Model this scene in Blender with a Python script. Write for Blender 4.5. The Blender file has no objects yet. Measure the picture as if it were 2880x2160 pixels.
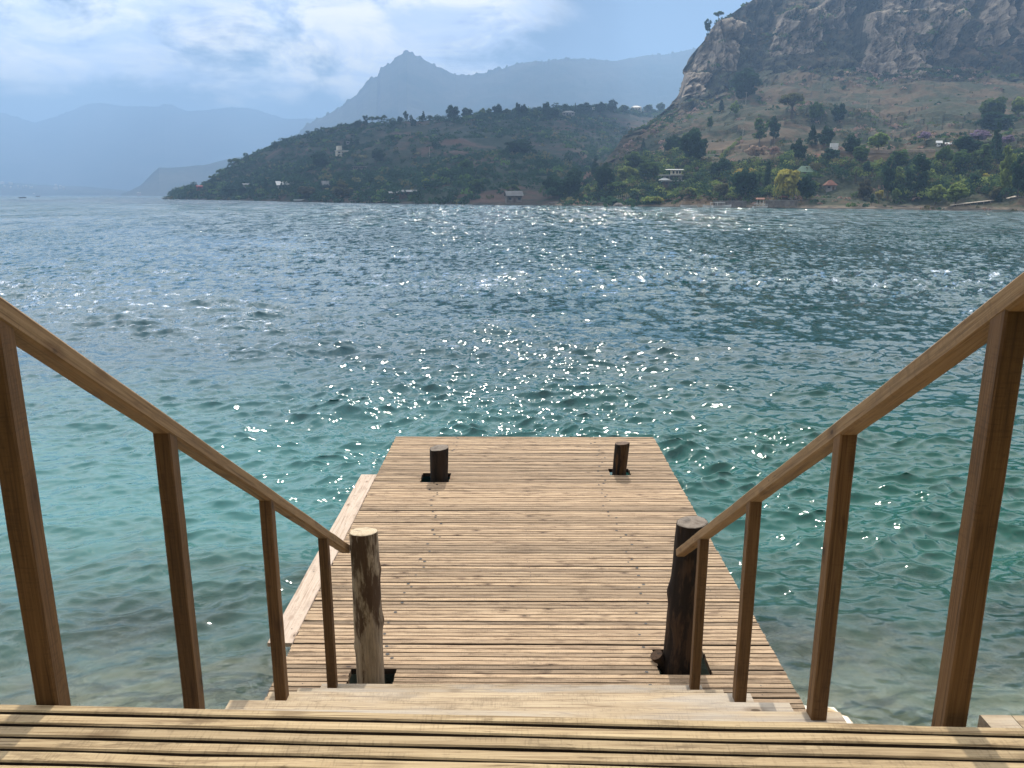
import bpy, math, random
import numpy as np
from mathutils import Vector, Matrix
from mathutils.bvhtree import BVHTree

R = math.radians
random.seed(7)
rng = np.random.default_rng(11)
scene = bpy.context.scene
C = scene.collection

# ------------------------------------------------------------------ camera
F = 2200.0                      # focal length in pixels of the 2880 x 2160 photograph
PITCH = math.atan((1080 - 547) / F)
YAW = math.atan(14 / 2140)
EYE = 4.25                      # eye height over the lake
DECK = 0.45                     # dock top over the lake
LAND = EYE - 1.40               # landing top
cam_d = bpy.data.cameras.new('camera')
cam = bpy.data.objects.new('camera', cam_d)
C.objects.link(cam)
cam.location = (0, 0, EYE)
cam.rotation_euler = (math.pi / 2 - PITCH, 0, YAW)
cam_d.sensor_width = 36.0
cam_d.lens = 36.0 * F / 2880
cam_d.clip_start = 0.05
cam_d.clip_end = 30000
scene.camera = cam
CAMR = cam.rotation_euler.to_matrix()

def ray(u, v):
    """direction in the world of a pixel of the photograph"""
    return CAMR @ Vector(((u - 1440) / F, -(v - 1080) / F, -1.0))

def at(u, v, Y):
    d = ray(u, v)
    return Vector((0, 0, EYE)) + d * (Y / d.y)

def at_z(u, v, z):
    d = ray(u, v)
    return Vector((0, 0, EYE)) + d * ((z - EYE) / d.z)

# ------------------------------------------------------------------ numpy noise
def _hash(ix, iy, iz, seed):
    h = (ix * 374761393 + iy * 668265263 + iz * 2147483647 + seed * 974634741) & 0xFFFFFFFF
    h = ((h ^ (h >> 13)) * 1274126177) & 0xFFFFFFFF
    h = ((h ^ (h >> 16)) * 2246822519) & 0xFFFFFFFF
    return ((h ^ (h >> 15)) & 0xFFFFFF) / float(0xFFFFFF)

def vnoise(p, seed=0):
    p = np.asarray(p, float)
    i = np.floor(p).astype(np.int64)
    f = p - i
    f = f * f * (3 - 2 * f)
    out = 0
    for dx in (0, 1):
        for dy in (0, 1):
            for dz in (0, 1):
                w = (f[..., 0] if dx else 1 - f[..., 0]) * (f[..., 1] if dy else 1 - f[..., 1]) * (f[..., 2] if dz else 1 - f[..., 2])
                out = out + w * _hash(i[..., 0] + dx, i[..., 1] + dy, i[..., 2] + dz, seed)
    return out * 2 - 1

def fbm(p, octaves=4, seed=0, gain=0.5):
    a, s, out = 1.0, 1.0, 0
    for o in range(octaves):
        out = out + a * vnoise(np.asarray(p) * s, seed + o * 17)
        a *= gain
        s *= 2.03
    return out

# ------------------------------------------------------------------ tags
def tag(o, label=None, cat=None, group=None, kind=None):
    if label: o['label'] = label
    if cat: o['category'] = cat
    if group: o['group'] = group
    if kind: o['kind'] = kind
    return o

def empty(name, loc=(0, 0, 0), rz=0.0, scale=(1, 1, 1)):
    o = bpy.data.objects.new(name, None)
    o.empty_display_size = 0.2
    C.objects.link(o)
    o.location = loc
    o.rotation_euler = (0, 0, rz)
    o.scale = scale
    return o

class MB:
    """collects shapes for ONE mesh object"""
    def __init__(self):
        self.v, self.f, self.m, self.t = [], [], [], []
    def add(self, vs, fs, mat=0, tone=0.5):
        n = len(self.v)
        self.v.extend(vs)
        for f in fs:
            self.f.append(tuple(i + n for i in f))
            self.m.append(mat)
            self.t.append(tone)
    def box(self, x0, x1, y0, y1, z0, z1, mat=0, tone=0.5, M=None):
        vs = [Vector((x, y, z)) for z in (z0, z1) for y in (y0, y1) for x in (x0, x1)]
        if M is not None: vs = [M @ v for v in vs]
        self.add([tuple(v) for v in vs], [(0, 2, 3, 1), (4, 5, 7, 6), (0, 1, 5, 4), (2, 6, 7, 3), (0, 4, 6, 2), (1, 3, 7, 5)], mat, tone)
    def cbox(self, x0, x1, y0, y1, z0, z1, c, mat=0, tone=0.5, M=None, segs=1, wob=0.0, edge=None):
        """long chamfered timber along x"""
        prof = [(y0 + c, z0), (y1 - c, z0), (y1, z0 + c), (y1, z1 - c), (y1 - c, z1), (y0 + c, z1), (y0, z1 - c), (y0, z0 + c)]
        vs, fs = [], []
        n = 8
        for s in range(segs + 1):
            x = x0 + (x1 - x0) * s / segs
            jy, jz = random.uniform(-wob, wob), random.uniform(-wob, wob)
            for (y, z) in prof:
                vs.append(Vector((x, y + jy, z + jz)))
        for s in range(segs):
            for k in range(n):
                a, b = s * n + k, s * n + (k + 1) % n
                fs.append((a, a + n, b + n, b))
        fs.append(tuple(range(n)))
        fs.append(tuple(reversed(range(segs * n, segs * n + n))))
        if M is not None: vs = [M @ v for v in vs]
        nf = len(self.f)
        self.add([tuple(v) for v in vs], fs, mat, tone)
        if edge is not None:
            for s in range(segs):
                for k in (2, 6, 7, 0, 1): self.m[nf + s * n + k] = edge
    def tube(self, pts, rads, sides=8, mat=0, tone=0.5, cap=True):
        vs, fs = [], []
        n = len(pts)
        pts = [Vector(p) for p in pts]
        for i, p in enumerate(pts):
            d = (pts[min(i + 1, n - 1)] - pts[max(i - 1, 0)]).normalized()
            a = d.orthogonal().normalized() if abs(d.z) < 0.9 else Vector((1, 0, 0))
            a = (a - d * a.dot(d)).normalized()
            b = d.cross(a)
            for k in range(sides):
                t = 2 * math.pi * k / sides
                vs.append(tuple(p + (a * math.cos(t) + b * math.sin(t)) * rads[i]))
        for i in range(n - 1):
            for k in range(sides):
                q, w = i * sides + k, i * sides + (k + 1) % sides
                fs.append((q, w, w + sides, q + sides))
        if cap:
            fs.append(tuple(reversed(range(sides))))
            fs.append(tuple(range((n - 1) * sides, n * sides)))
        self.add(vs, fs, mat, tone)
    def build(self, name, mats, parent=None, smooth=False, loc=None):
        me = bpy.data.meshes.new(name)
        me.from_pydata(self.v, [], self.f)
        for m in (mats if isinstance(mats, (list, tuple)) else [mats]):
            me.materials.append(m)
        me.polygons.foreach_set('material_index', self.m)
        at_ = me.attributes.new('tone', 'FLOAT', 'FACE')
        at_.data.foreach_set('value', self.t)
        if smooth:
            me.polygons.foreach_set('use_smooth', [True] * len(me.polygons))
        me.update()
        o = bpy.data.objects.new(name, me)
        C.objects.link(o)
        if parent is not None: o.parent = parent
        if loc is not None: o.location = loc
        return o

# ------------------------------------------------------------------ materials
class NT:
    """short hand for building node trees"""
    def __init__(self, tree):
        self.t = tree
    def n(self, typ, **kw):
        x = self.t.nodes.new(typ)
        for k, v in kw.items():
            if k.startswith('i_'):
                x.inputs[k[2:].replace('_', ' ')].default_value = v
            else:
                setattr(x, k, v)
        return x
    def l(self, a, b):
        self.t.links.new(a, b)
    def math(self, op, a, b=None, c=None, clamp=False):
        x = self.t.nodes.new('ShaderNodeMath')
        x.operation = op
        x.use_clamp = clamp
        for i, q in enumerate((a, b, c)):
            if q is None: continue
            if isinstance(q, (int, float)): x.inputs[i].default_value = q
            else: self.l(q, x.inputs[i])
        return x.outputs[0]
    def ramp(self, fac, stops, interp='LINEAR'):
        x = self.t.nodes.new('ShaderNodeValToRGB')
        x.color_ramp.interpolation = interp
        e = x.color_ramp.elements
        while len(e) < len(stops): e.new(0.5)
        for i, (p, c) in enumerate(stops):
            e[i].position = p
            e[i].color = (*c, 1) if len(c) == 3 else c
        self.l(fac, x.inputs[0])
        return x.outputs[0]
    def mapr(self, v, a, b, c=0.0, d=1.0, smooth=True):
        x = self.t.nodes.new('ShaderNodeMapRange')
        x.interpolation_type = 'SMOOTHSTEP' if smooth else 'LINEAR'
        x.clamp = True
        self.l(v, x.inputs[0])
        for i, q in enumerate((a, b, c, d)): x.inputs[i + 1].default_value = q
        return x.outputs[0]
    def mix(self, fac, a, b, mode='MIX'):
        x = self.t.nodes.new('ShaderNodeMix')
        x.data_type = 'RGBA'
        x.blend_type = mode
        for s, q in ((0, fac), (6, a), (7, b)):
            if isinstance(q, (int, float)): x.inputs[s].default_value = q
            elif isinstance(q, (tuple, list)): x.inputs[s].default_value = (*q, 1) if len(q) == 3 else q
            else: self.l(q, x.inputs[s])
        return x.outputs[2]
    def noise(self, vec, scale, detail=4.0, rough=0.55, dist=0.0, dims='3D', out=0):
        x = self.t.nodes.new('ShaderNodeTexNoise')
        x.noise_dimensions = dims
        x.inputs['Scale'].default_value = scale
        x.inputs['Detail'].default_value = detail
        x.inputs['Roughness'].default_value = rough
        x.inputs['Distortion'].default_value = dist
        if vec is not None: self.l(vec, x.inputs['Vector'])
        return x.outputs[out]
    def scale(self, vec, s, off=(0, 0, 0)):
        x = self.t.nodes.new('ShaderNodeMapping')
        x.inputs['Scale'].default_value = s
        x.inputs['Location'].default_value = off
        self.l(vec, x.inputs['Vector'])
        return x.outputs[0]

def new_mat(name):
    m = bpy.data.materials.new(name)
    m.use_nodes = True
    m.node_tree.nodes.clear()
    t = NT(m.node_tree)
    out = t.n('ShaderNodeOutputMaterial')
    return m, t, out

def principled(t, out, color, rough=0.7, bump=None, bstr=0.3, bdist=0.01, spec=0.3):
    b = t.n('ShaderNodeBsdfPrincipled')
    if isinstance(color, (tuple, list)): b.inputs['Base Color'].default_value = (*color[:3], 1)
    else: t.l(color, b.inputs['Base Color'])
    if isinstance(rough, (int, float)): b.inputs['Roughness'].default_value = rough
    else: t.l(rough, b.inputs['Roughness'])
    b.inputs['Specular IOR Level'].default_value = spec
    if bump is not None:
        bn = t.n('ShaderNodeBump')
        bn.inputs['Strength'].default_value = bstr
        bn.inputs['Distance'].default_value = bdist
        t.l(bump, bn.inputs['Height'])
        t.l(bn.outputs[0], b.inputs['Normal'])
    t.l(b.outputs[0], out.inputs['Surface'])
    return b

def wood(name, light, mid, dark, along='x', grain=1.0, stain=0.5, rough=0.7, knots=True, weather=None, tonespan=0.35):
    m, t, out = new_mat(name)
    co = t.n('ShaderNodeTexCoord').outputs['Object']
    tone = t.n('ShaderNodeAttribute', attribute_name='tone').outputs['Fac']
    # every board takes its own slice of the grain
    off = t.n('ShaderNodeCombineXYZ')
    t.l(t.math('MULTIPLY', tone, 37.0), off.inputs[0]); t.l(t.math('MULTIPLY', tone, 91.0), off.inputs[1]); t.l(t.math('MULTIPLY', tone, 53.0), off.inputs[2])
    add = t.n('ShaderNodeVectorMath', operation='ADD')
    t.l(co, add.inputs[0]); t.l(off.outputs[0], add.inputs[1])
    p = add.outputs[0]
    def ax(l, c): return {'x': (l, c, c), 'y': (c, l, c), 'z': (c, c, l)}[along]
    g = t.noise(t.scale(p, ax(2.0, 85)), grain, 5, 0.62, 0.9)
    fg = t.noise(t.scale(p, ax(9, 330)), 1.0, 3, 0.6)
    st = t.noise(t.scale(p, ax(1.3, 6.5)), 2.2, 6, 0.7, 0.6)
    blot = t.noise(t.scale(p, ax(5.5, 34)), 1.0, 5, 0.66, 0.5)
    col = t.ramp(g, [(0.30, dark), (0.46, mid), (0.66, light)])
    col = t.mix(t.mapr(fg, 0.52, 0.8, 0, 0.4), col, dark)
    grime = tuple(0.40 * c + 0.30 * d for c, d in zip(mid, dark))
    col = t.mix(t.mapr(st, 0.50, 0.68, 0.0, stain), col, grime)
    col = t.mix(t.mapr(blot, 0.58, 0.70, 0.0, stain * .8), col, tuple(.8 * x for x in dark))
    saw = t.noise(t.scale(p, ax(150, 16)), 1.0, 2, 0.5)
    col = t.mix(t.math('MULTIPLY', t.mapr(saw, .50, .66, 0, .45), t.mapr(st, .42, .56, 0, 1)), col, grime)
    if weather:
        wn = t.noise(t.scale(p, ax(.7, 3.2)), 1.1, 4, 0.6, 0.3)
        col = t.mix(t.mapr(wn, 0.42, 0.62, 0.0, 0.5), col, weather)
    bright = t.mapr(tone, 0.0, 1.0, 1 - tonespan, 1 + tonespan, smooth=False)
    cb = t.n('ShaderNodeCombineColor')
    for i in range(3): t.l(bright, cb.inputs[i])
    col = t.mix(1.0, col, cb.outputs[0], 'MULTIPLY')
    if knots:
        vo = t.n('ShaderNodeTexVoronoi')
        vo.inputs['Scale'].default_value = 1.0
        vo.inputs['Randomness'].default_value = 1.0
        t.l(t.scale(p, ax(3.0, 6.5)), vo.inputs['Vector'])
        dd = t.math('ADD', vo.outputs['Distance'], t.math('MULTIPLY', t.math('SUBTRACT', g, .5), .05))
        col = t.mix(t.mapr(dd, 0.10, 0.24, 0.55, 0.0), col, dark)
        col = t.mix(t.mapr(dd, 0.05, 0.085, 0.9, 0.0), col, tuple(0.40 * c for c in dark))
    h = t.math('ADD', t.math('MULTIPLY', g, 0.6), t.math('MULTIPLY', fg, 0.4))
    principled(t, out, col, rough, h, 0.5, 0.004, 0.25)
    return m

M = {}
M['dock'] = wood('dock_wood', (0.42, 0.305, 0.195), (0.315, 0.217, 0.132), (0.095, 0.055, 0.031), 'x', stain=0.9, rough=0.75, tonespan=0.36)
M['landing'] = wood('landing_wood', (0.45, 0.34, 0.195), (0.345, 0.248, 0.135), (0.11, 0.066, 0.03), 'x', stain=0.8, rough=0.75, tonespan=0.14)
M['tread'] = wood('tread_wood', (0.44, 0.345, 0.225), (0.36, 0.27, 0.168), (0.14, 0.092, 0.052), 'x', stain=0.65, rough=0.75, weather=(0.36, 0.335, 0.30), tonespan=0.14)
M['plank'] = wood('plank_wood', (0.54, 0.43, 0.34), (0.48, 0.375, 0.29), (0.28, 0.19, 0.13), 'y', stain=0.6, rough=0.75, tonespan=0.1)
M['rail'] = wood('rail_wood', (0.29, 0.185, 0.092), (0.225, 0.134, 0.06), (0.10, 0.05, 0.02), 'x', stain=0.5, rough=0.6, tonespan=0.2)
M['post'] = wood('post_wood', (0.175, 0.092, 0.036), (0.128, 0.064, 0.023), (0.055, 0.025, 0.009), 'z', stain=0.55, rough=0.6, tonespan=0.22)
M['board_edge_shade'] = wood('board_edge_shade_wood', (0.055, 0.038, 0.026), (0.04, 0.027, 0.018), (0.02, 0.013, 0.009), 'x', knots=False)  # near-black board sides: the shade of the gaps put into the colour
M['beam'] = wood('beam_wood', (0.20, 0.135, 0.085), (0.14, 0.09, 0.055), (0.06, 0.04, 0.025), 'y', stain=0.6, rough=0.85)

def flat_mat(name, col, rough=0.6, var=0.15, scale=6.0, spec=0.3):
    m, t, out = new_mat(name)
    co = t.n('ShaderNodeTexCoord').outputs['Object']
    n = t.noise(co, scale, 5, 0.6)
    c = t.mix(t.mapr(n, 0.3, 0.7, 0, 1), tuple(x * (1 - var) for x in col), tuple(min(1, x * (1 + var)) for x in col))
    principled(t, out, c, rough, n, 0.15, 0.01, spec)
    return m
M['nail'] = flat_mat('dark_bolt', (0.012, 0.010, 0.010), 0.5)
M['white'] = flat_mat('white_paint', (0.56, 0.56, 0.54), 0.5, 0.08, 0.5)
M['cream'] = flat_mat('cream_render', (0.50, 0.45, 0.36), 0.8, 0.12, 0.4)
M['grey_wall'] = flat_mat('grey_render', (0.20, 0.19, 0.18), 0.8, 0.2, 0.4)
M['stone'] = flat_mat('stone_wall', (0.13, 0.115, 0.10), 0.9, 0.4, 0.9)
M['dark_wood_house'] = flat_mat('dark_timber', (0.075, 0.05, 0.035), 0.8, 0.3, 0.6)
M['red_wall'] = flat_mat('red_render', (0.20, 0.035, 0.03), 0.8, 0.15, 0.6)
M['red_tile'] = flat_mat('red_tile', (0.19, 0.085, 0.055), 0.8, 0.25, 1.2)
M['green_roof'] = flat_mat('green_metal', (0.13, 0.19, 0.12), 0.45, 0.1, 0.5)
M['pale_roof'] = flat_mat('pale_metal', (0.42, 0.42, 0.39), 0.4, 0.1, 0.4)
M['grey_roof'] = flat_mat('grey_metal', (0.13, 0.13, 0.125), 0.5, 0.2, 0.4)
M['window'] = flat_mat('dark_glass', (0.02, 0.024, 0.028), 0.15, 0.1, 1.0, 0.5)
M['pole'] = flat_mat('pole_wood', (0.30, 0.27, 0.23), 0.8, 0.2, 2)
M['jetty'] = flat_mat('jetty_wood', (0.42, 0.36, 0.29), 0.8, 0.2, 1.5)

def log_mat(name, light, dark, cover):
    m, t, out = new_mat(name)
    co = t.n('ShaderNodeTexCoord').outputs['Object']
    g = t.noise(t.scale(co, (46, 46, 3.4)), 1.0, 6, 0.70, 0.25)
    sepz = t.n('ShaderNodeSeparateXYZ'); t.l(co, sepz.inputs[0])
    big = t.math('SUBTRACT', t.noise(t.scale(co, (10, 10, 2.2)), 1.0, 6, 0.7, 0.25), t.mapr(sepz.outputs[2], .25, .85, -.07, .06))
    c = t.ramp(g, [(0.3, tuple(0.55 * x for x in light)), (0.6, light), (0.8, tuple(1.15 * x for x in light))])
    c = t.mix(t.mapr(big, cover - 0.07, cover + 0.07, 1, 0), c, t.mix(g, tuple(0.4 * x for x in dark), tuple(1.6 * x for x in dark)))
    principled(t, out, c, 0.85, t.math('ADD', t.math('MULTIPLY', g, 0.5), big), 0.7, 0.02, 0.2)
    return m
M['log_pale'] = log_mat('log_pale', (0.34, 0.265, 0.18), (0.075, 0.044, 0.024), 0.485)
M['log_dark'] = log_mat('log_dark', (0.075, 0.043, 0.025), (0.020, 0.013, 0.009), 0.54)
M['log_brown'] = log_mat('log_brown', (0.085, 0.047, 0.02), (0.012, 0.009, 0.007), 0.57)

def cut_mat(name, light, dark):
    m, t, out = new_mat(name)
    co = t.n('ShaderNodeTexCoord').outputs['Object']
    nd = t.noise(co, 9, 3, 0.5)
    ln = t.n('ShaderNodeVectorMath', operation='LENGTH')
    t.l(t.scale(co, (1, 1, 0)), ln.inputs[0])
    w = t.math('SINE', t.math('ADD', t.math('MULTIPLY', ln.outputs['Value'], 420), t.math('MULTIPLY', nd, 16)))
    c = t.mix(t.mapr(w, -1, 1, 0, 0.5), light, dark)
    n2 = t.noise(co, 14, 5, 0.65)
    c = t.mix(t.mapr(n2, 0.48, 0.68, 0, 0.75), c, dark)
    principled(t, out, c, 0.85, n2, 0.3, 0.01)
    return m
M['log_black'] = log_mat('log_black', (0.035, 0.023, 0.016), (0.012, 0.009, 0.007), 0.55)
M['cut_pale'] = cut_mat('cut_pale', (0.55, 0.45, 0.31), (0.33, 0.24, 0.15))
M['cut_grey'] = cut_mat('cut_grey', (0.23, 0.19, 0.15), (0.075, 0.055, 0.042))
M['cut_dark'] = cut_mat('cut_dark', (0.17, 0.115, 0.08), (0.05, 0.033, 0.024))

def leaf_mat(name, col, dark, trans=0.35, tcol=None):
    m, t, out = new_mat(name)
    tone = t.n('ShaderNodeAttribute', attribute_name='tone').outputs['Fac']
    rnd = t.n('ShaderNodeObjectInfo').outputs['Random']
    c = t.mix(tone, dark, col)
    hs = t.n('ShaderNodeHueSaturation')
    t.l(t.math('ADD', t.math('MULTIPLY', rnd, 0.05), 0.475), hs.inputs['Hue'])
    t.l(t.math('ADD', t.math('MULTIPLY', rnd, 0.4), 0.8), hs.inputs['Value'])
    t.l(c, hs.inputs['Color'])
    d = t.n('ShaderNodeBsdfDiffuse')
    tr = t.n('ShaderNodeBsdfTranslucent')
    t.l(hs.outputs[0], d.inputs[0])
    t.l(t.mix(0.6, hs.outputs[0], tcol or col), tr.inputs[0])
    mx = t.n('ShaderNodeMixShader')
    mx.inputs[0].default_value = trans
    t.l(d.outputs[0], mx.inputs[1]); t.l(tr.outputs[0], mx.inputs[2])
    t.l(mx.outputs[0], out.inputs['Surface'])
    return m
M['leaf_dark'] = leaf_mat('leaf_dark', (0.040, 0.080, 0.040), (0.015, 0.033, 0.019), 0.4)
M['leaf_mid'] = leaf_mat('leaf_mid', (0.10, 0.155, 0.048), (0.034, 0.060, 0.024), 0.45)
M['leaf_light'] = leaf_mat('leaf_light', (0.22, 0.28, 0.08), (0.075, 0.11, 0.038), 0.5)
M['leaf_yellow'] = leaf_mat('leaf_yellow', (0.42, 0.36, 0.09), (0.20, 0.18, 0.045), 0.4)
M['leaf_olive'] = leaf_mat('leaf_olive', (0.14, 0.13, 0.065), (0.06, 0.06, 0.03), 0.35)
M['leaf_dry'] = leaf_mat('leaf_dry', (0.36, 0.25, 0.20), (0.19, 0.13, 0.11), 0.3)
M['leaf_purple'] = leaf_mat('leaf_purple', (0.30, 0.22, 0.33), (0.17, 0.14, 0.19), 0.3)
M['bark'] = flat_mat('bark', (0.10, 0.075, 0.055), 0.9, 0.3, 3)
M['bark_dark'] = flat_mat('bark_dark', (0.05, 0.04, 0.03), 0.9, 0.3, 3)

def terrain_mat(name, dry, scrub, rock, cover=0.5, sc=0.03, shore=True, rockline=0.55, rockmap=False, sh=((0.05, 0.042, 0.032), (0.14, 0.115, 0.085))):
    m, t, out = new_mat(name)
    g = t.n('ShaderNodeNewGeometry')
    pos = g.outputs['Position']
    sep = t.n('ShaderNodeSeparateXYZ'); t.l(pos, sep.inputs[0])
    nz = t.n('ShaderNodeSeparateXYZ'); t.l(g.outputs['True Normal'], nz.inputs[0])
    n1 = t.noise(pos, sc, 6, 0.62, 0.5)
    n2 = t.noise(pos, sc * 7, 5, 0.65)
    n3 = t.noise(pos, sc * 30, 3, 0.6)
    dryc = t.mix(t.mapr(n2, 0.35, 0.65), tuple(0.72 * x for x in dry), tuple(1.2 * x for x in dry))
    scr = t.mix(t.mapr(n3, 0.3, 0.7), tuple(0.6 * x for x in scrub), tuple(1.35 * x for x in scrub))
    mask = t.math('ADD', t.math('MULTIPLY', n1, 0.62), t.math('MULTIPLY', n2, 0.38))
    c = t.mix(t.mapr(mask, 1 - cover - 0.05, 1 - cover + 0.06), dryc, scr)
    # bare rock on steep faces, with upright streaks
    rs = t.noise(t.scale(pos, (1, 1, 0.14)), sc * 9, 6, 0.7, 0.5)
    rb = t.noise(t.scale(pos, (0.2, 0.2, 2.2)), sc * 5, 5, 0.65)
    rc = t.mix(t.mapr(t.math('ADD', t.math('MULTIPLY', rs, 0.7), t.math('MULTIPLY', rb, 0.3)), 0.40, 0.60), tuple(0.42 * x for x in rock), tuple(1.3 * x for x in rock))
    steep = t.math('SUBTRACT', nz.outputs[2], t.math('MULTIPLY', t.math('SUBTRACT', n2, 0.5), 0.55))
    c = t.mix(t.mapr(steep, rockline - 0.12, rockline + 0.06, 1, 0), c, rc)
    if rockmap:                       # the bare cliff faces
        rm = t.n('ShaderNodeAttribute', attribute_name='rock').outputs['Fac']
        rcp = t.mix(t.mapr(t.math('ADD', t.math('MULTIPLY', rs, 0.75), t.math('MULTIPLY', rb, 0.25)), 0.40, 0.56), (.105, .083, .062), (.275, .225, .172))
        c = t.mix(t.mapr(t.math('ADD', rm, t.math('MULTIPLY', t.math('SUBTRACT', n2, .5), .9)), .42, .58), c, rcp)
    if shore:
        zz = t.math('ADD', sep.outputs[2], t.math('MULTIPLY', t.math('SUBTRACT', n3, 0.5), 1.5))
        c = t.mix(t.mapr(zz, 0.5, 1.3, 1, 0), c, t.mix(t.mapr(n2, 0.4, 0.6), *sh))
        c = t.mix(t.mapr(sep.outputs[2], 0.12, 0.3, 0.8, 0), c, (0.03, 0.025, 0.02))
    principled(t, out, c, 0.95, n3, 0.6, 0.6, 0.1)
    return m
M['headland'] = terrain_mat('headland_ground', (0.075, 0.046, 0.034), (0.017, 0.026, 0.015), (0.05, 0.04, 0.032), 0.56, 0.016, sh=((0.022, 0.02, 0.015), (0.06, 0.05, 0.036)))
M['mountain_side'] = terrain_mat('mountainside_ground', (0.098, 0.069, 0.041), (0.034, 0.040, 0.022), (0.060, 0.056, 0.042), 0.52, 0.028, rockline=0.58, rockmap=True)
M['far_slope'] = terrain_mat('far_slope', (0.07, 0.075, 0.06), (0.035, 0.05, 0.04), (0.08, 0.075, 0.065), 0.5, 0.004, shore=False)

# ------------------------------------------------------------------ terrain ribbons
CAMLOC = Vector((0, 0, EYE))
CLIFFS = [(1905, 1990, 195, 262, 9, .0), (1965, 2080, 60, 190, 10, -.2), (2172, 2300, 34, 152, 16, -.12), (2296, 2400, -60, 95, 12, .05), (2418, 2602, 58, 205, 20, .02), (2604, 2660, 40, 165, 12, .1),
          (2725, 2812, -30, 125, 18, .05), (2840, 3050, -60, 120, 12, .0), (2450, 2700, -120, 48, 9, .1), (3100, 3400, -40, 160, 18, .1)]
def landform(name, mat, cols, nu, nsub, amp, freq, seed, cliff=None, shag=0.0):
    """cols: (u, [(v, Y), ...]) from the shore upward; a sheet of real ground through those stations, with back slope"""
    us = np.array([c[0] for c in cols], float)
    S = len(cols[0][1])
    vv = np.array([[s[0] for s in c[1]] for c in cols], float)
    yy = np.array([[s[1] for s in c[1]] for c in cols], float)
    uq = np.linspace(us[0], us[-1], nu)
    st = []
    for s in range(S):
        st.append((np.interp(uq, us, vv[:, s]), np.interp(uq, us, yy[:, s])))
    P = np.zeros((nu, S, 3))
    for s in range(S):
        for i in range(nu):
            P[i, s] = at(uq[i], st[s][0][i], st[s][1][i])
    # bank under the water in front, back slope behind the crest
    front = P[:, 0].copy(); front[:, 1] -= 10; front[:, 2] = -2.5; front[:, 0] *= front[:, 1] / P[:, 0, 1]
    P[:, 0, 2] = 0.15
    b1 = P[:, -1].copy(); b1[:, :2] *= 1.12; b1[:, 2] *= 0.93
    b2 = P[:, -1].copy(); b2[:, :2] *= 1.45; b2[:, 2] *= 0.35
    P = np.concatenate([front[:, None], P, b1[:, None], b2[:, None]], 1)
    subs = [3] + list(nsub) + [4, 4]
    rows, par = [], []
    for s in range(P.shape[1] - 1):
        for k in range(subs[s]):
            f = k / subs[s]
            rows.append(P[:, s] * (1 - f) + P[:, s + 1] * f)
            par.append(s + f)
    rows.append(P[:, -1]); par.append(P.shape[1] - 1)
    G = np.stack(rows, 1)
    par = np.array(par)
    n = fbm(G * freq, 5, seed)
    n2 = fbm(G * freq * 6, 4, seed + 5)
    ramp = np.clip((par - 1) / 0.8, 0, 1)
    G[..., 2] += (n * amp + n2 * amp * 0.22 * (np.clip((5.0 - par) / .4, 0.1, 1) if cliff else 1)) * ramp
    if shag:                              # trees along the crest show as a ragged line
        crest = np.clip(1 - np.abs(par - (P.shape[1] - 3)) / .12, 0, 1)
        G[..., 2] += np.maximum(0, fbm(G * np.array([.07, .0, .0]), 3, seed + 3)) * shag * crest
    rock = None
    if cliff:
        s0, s1, ca = cliff
        W = (G.reshape(-1, 3) - np.array(CAMLOC)) @ np.array(CAMR)
        uu = (1440 + F * W[:, 0] / -W[:, 2]).reshape(G.shape[:2]); vv_ = (1080 - F * W[:, 1] / -W[:, 2]).reshape(G.shape[:2])
        uu = uu + 15 * vnoise(G * np.array([.05, .05, .03]), seed + 1); vv_ = vv_ + 16 * vnoise(G * np.array([.035, .03, .0]), seed + 2)
        w = np.clip((par - s0 + .3) / 0.3, 0, 1)
        fl = fbm(G * np.array([0.030, 0.022, 0.0035]), 4, seed + 31)
        fl3 = fbm(G * np.array([0.17, 0.07, 0.007]), 4, seed + 61); fl3 = 2.6 * (1 - 2.6 * np.abs(fl3)) + 1.1 * np.round(2 * vnoise(G * np.array([.10, .04, .011]), seed + 66))
        G[..., 1] += (np.round(fl * 3) / 3 * 0.5 + fl * 0.4) * ca * w + fl3 * 2.0 * w
        # cliff faces: blocks that stand out of the slope (left, right, top, bottom, step)
        rock = np.zeros(G.shape[:2])
        def ss(x): x = np.clip(x, 0, 1); return x * x * (3 - 2 * x)
        for (l0, r0, t0, b0, st, sk) in CLIFFS:
            lean_ = (vv_ - t0) * sk
            m_ = ss((uu - l0 - lean_) / 8) * ss((r0 + lean_ * .4 - uu) / 10) * ss((vv_ - t0) / 9) * (vv_ < b0)
            G[..., 1] -= m_ * np.clip(b0 - vv_, 0, 400) * (.17 + .003 * st)
            rock = np.maximum(rock, m_)
        # ledges and benches across the talus
        G[..., 2] += 1.6 * np.round(2.2 * fbm(G * np.array([.012, .03, .0]), 3, seed + 8)) * np.clip((par - 2.2), 0, 1) * np.clip((5.2 - par), 0, 1)
    nr = G.shape[1]
    idx = np.arange(nu * nr).reshape(nu, nr)
    f = np.stack([idx[:-1, :-1], idx[1:, :-1], idx[1:, 1:], idx[:-1, 1:]], -1).reshape(-1, 4)
    me = bpy.data.meshes.new(name)
    me.from_pydata(G.reshape(-1, 3).tolist(), [], f.tolist())
    me.materials.append(mat)
    me.update()
    if rock is not None:
        ra = me.attributes.new('rock', 'FLOAT', 'POINT'); ra.data.foreach_set('value', rock.ravel().astype(np.float32))
    o = bpy.data.objects.new(name, me)
    C.objects.link(o)
    o['kind'] = 'structure'
    bvh = BVHTree.FromPolygons([tuple(q) for q in G.reshape(-1, 3)], f.tolist())
    return o, G, par, bvh

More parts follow.
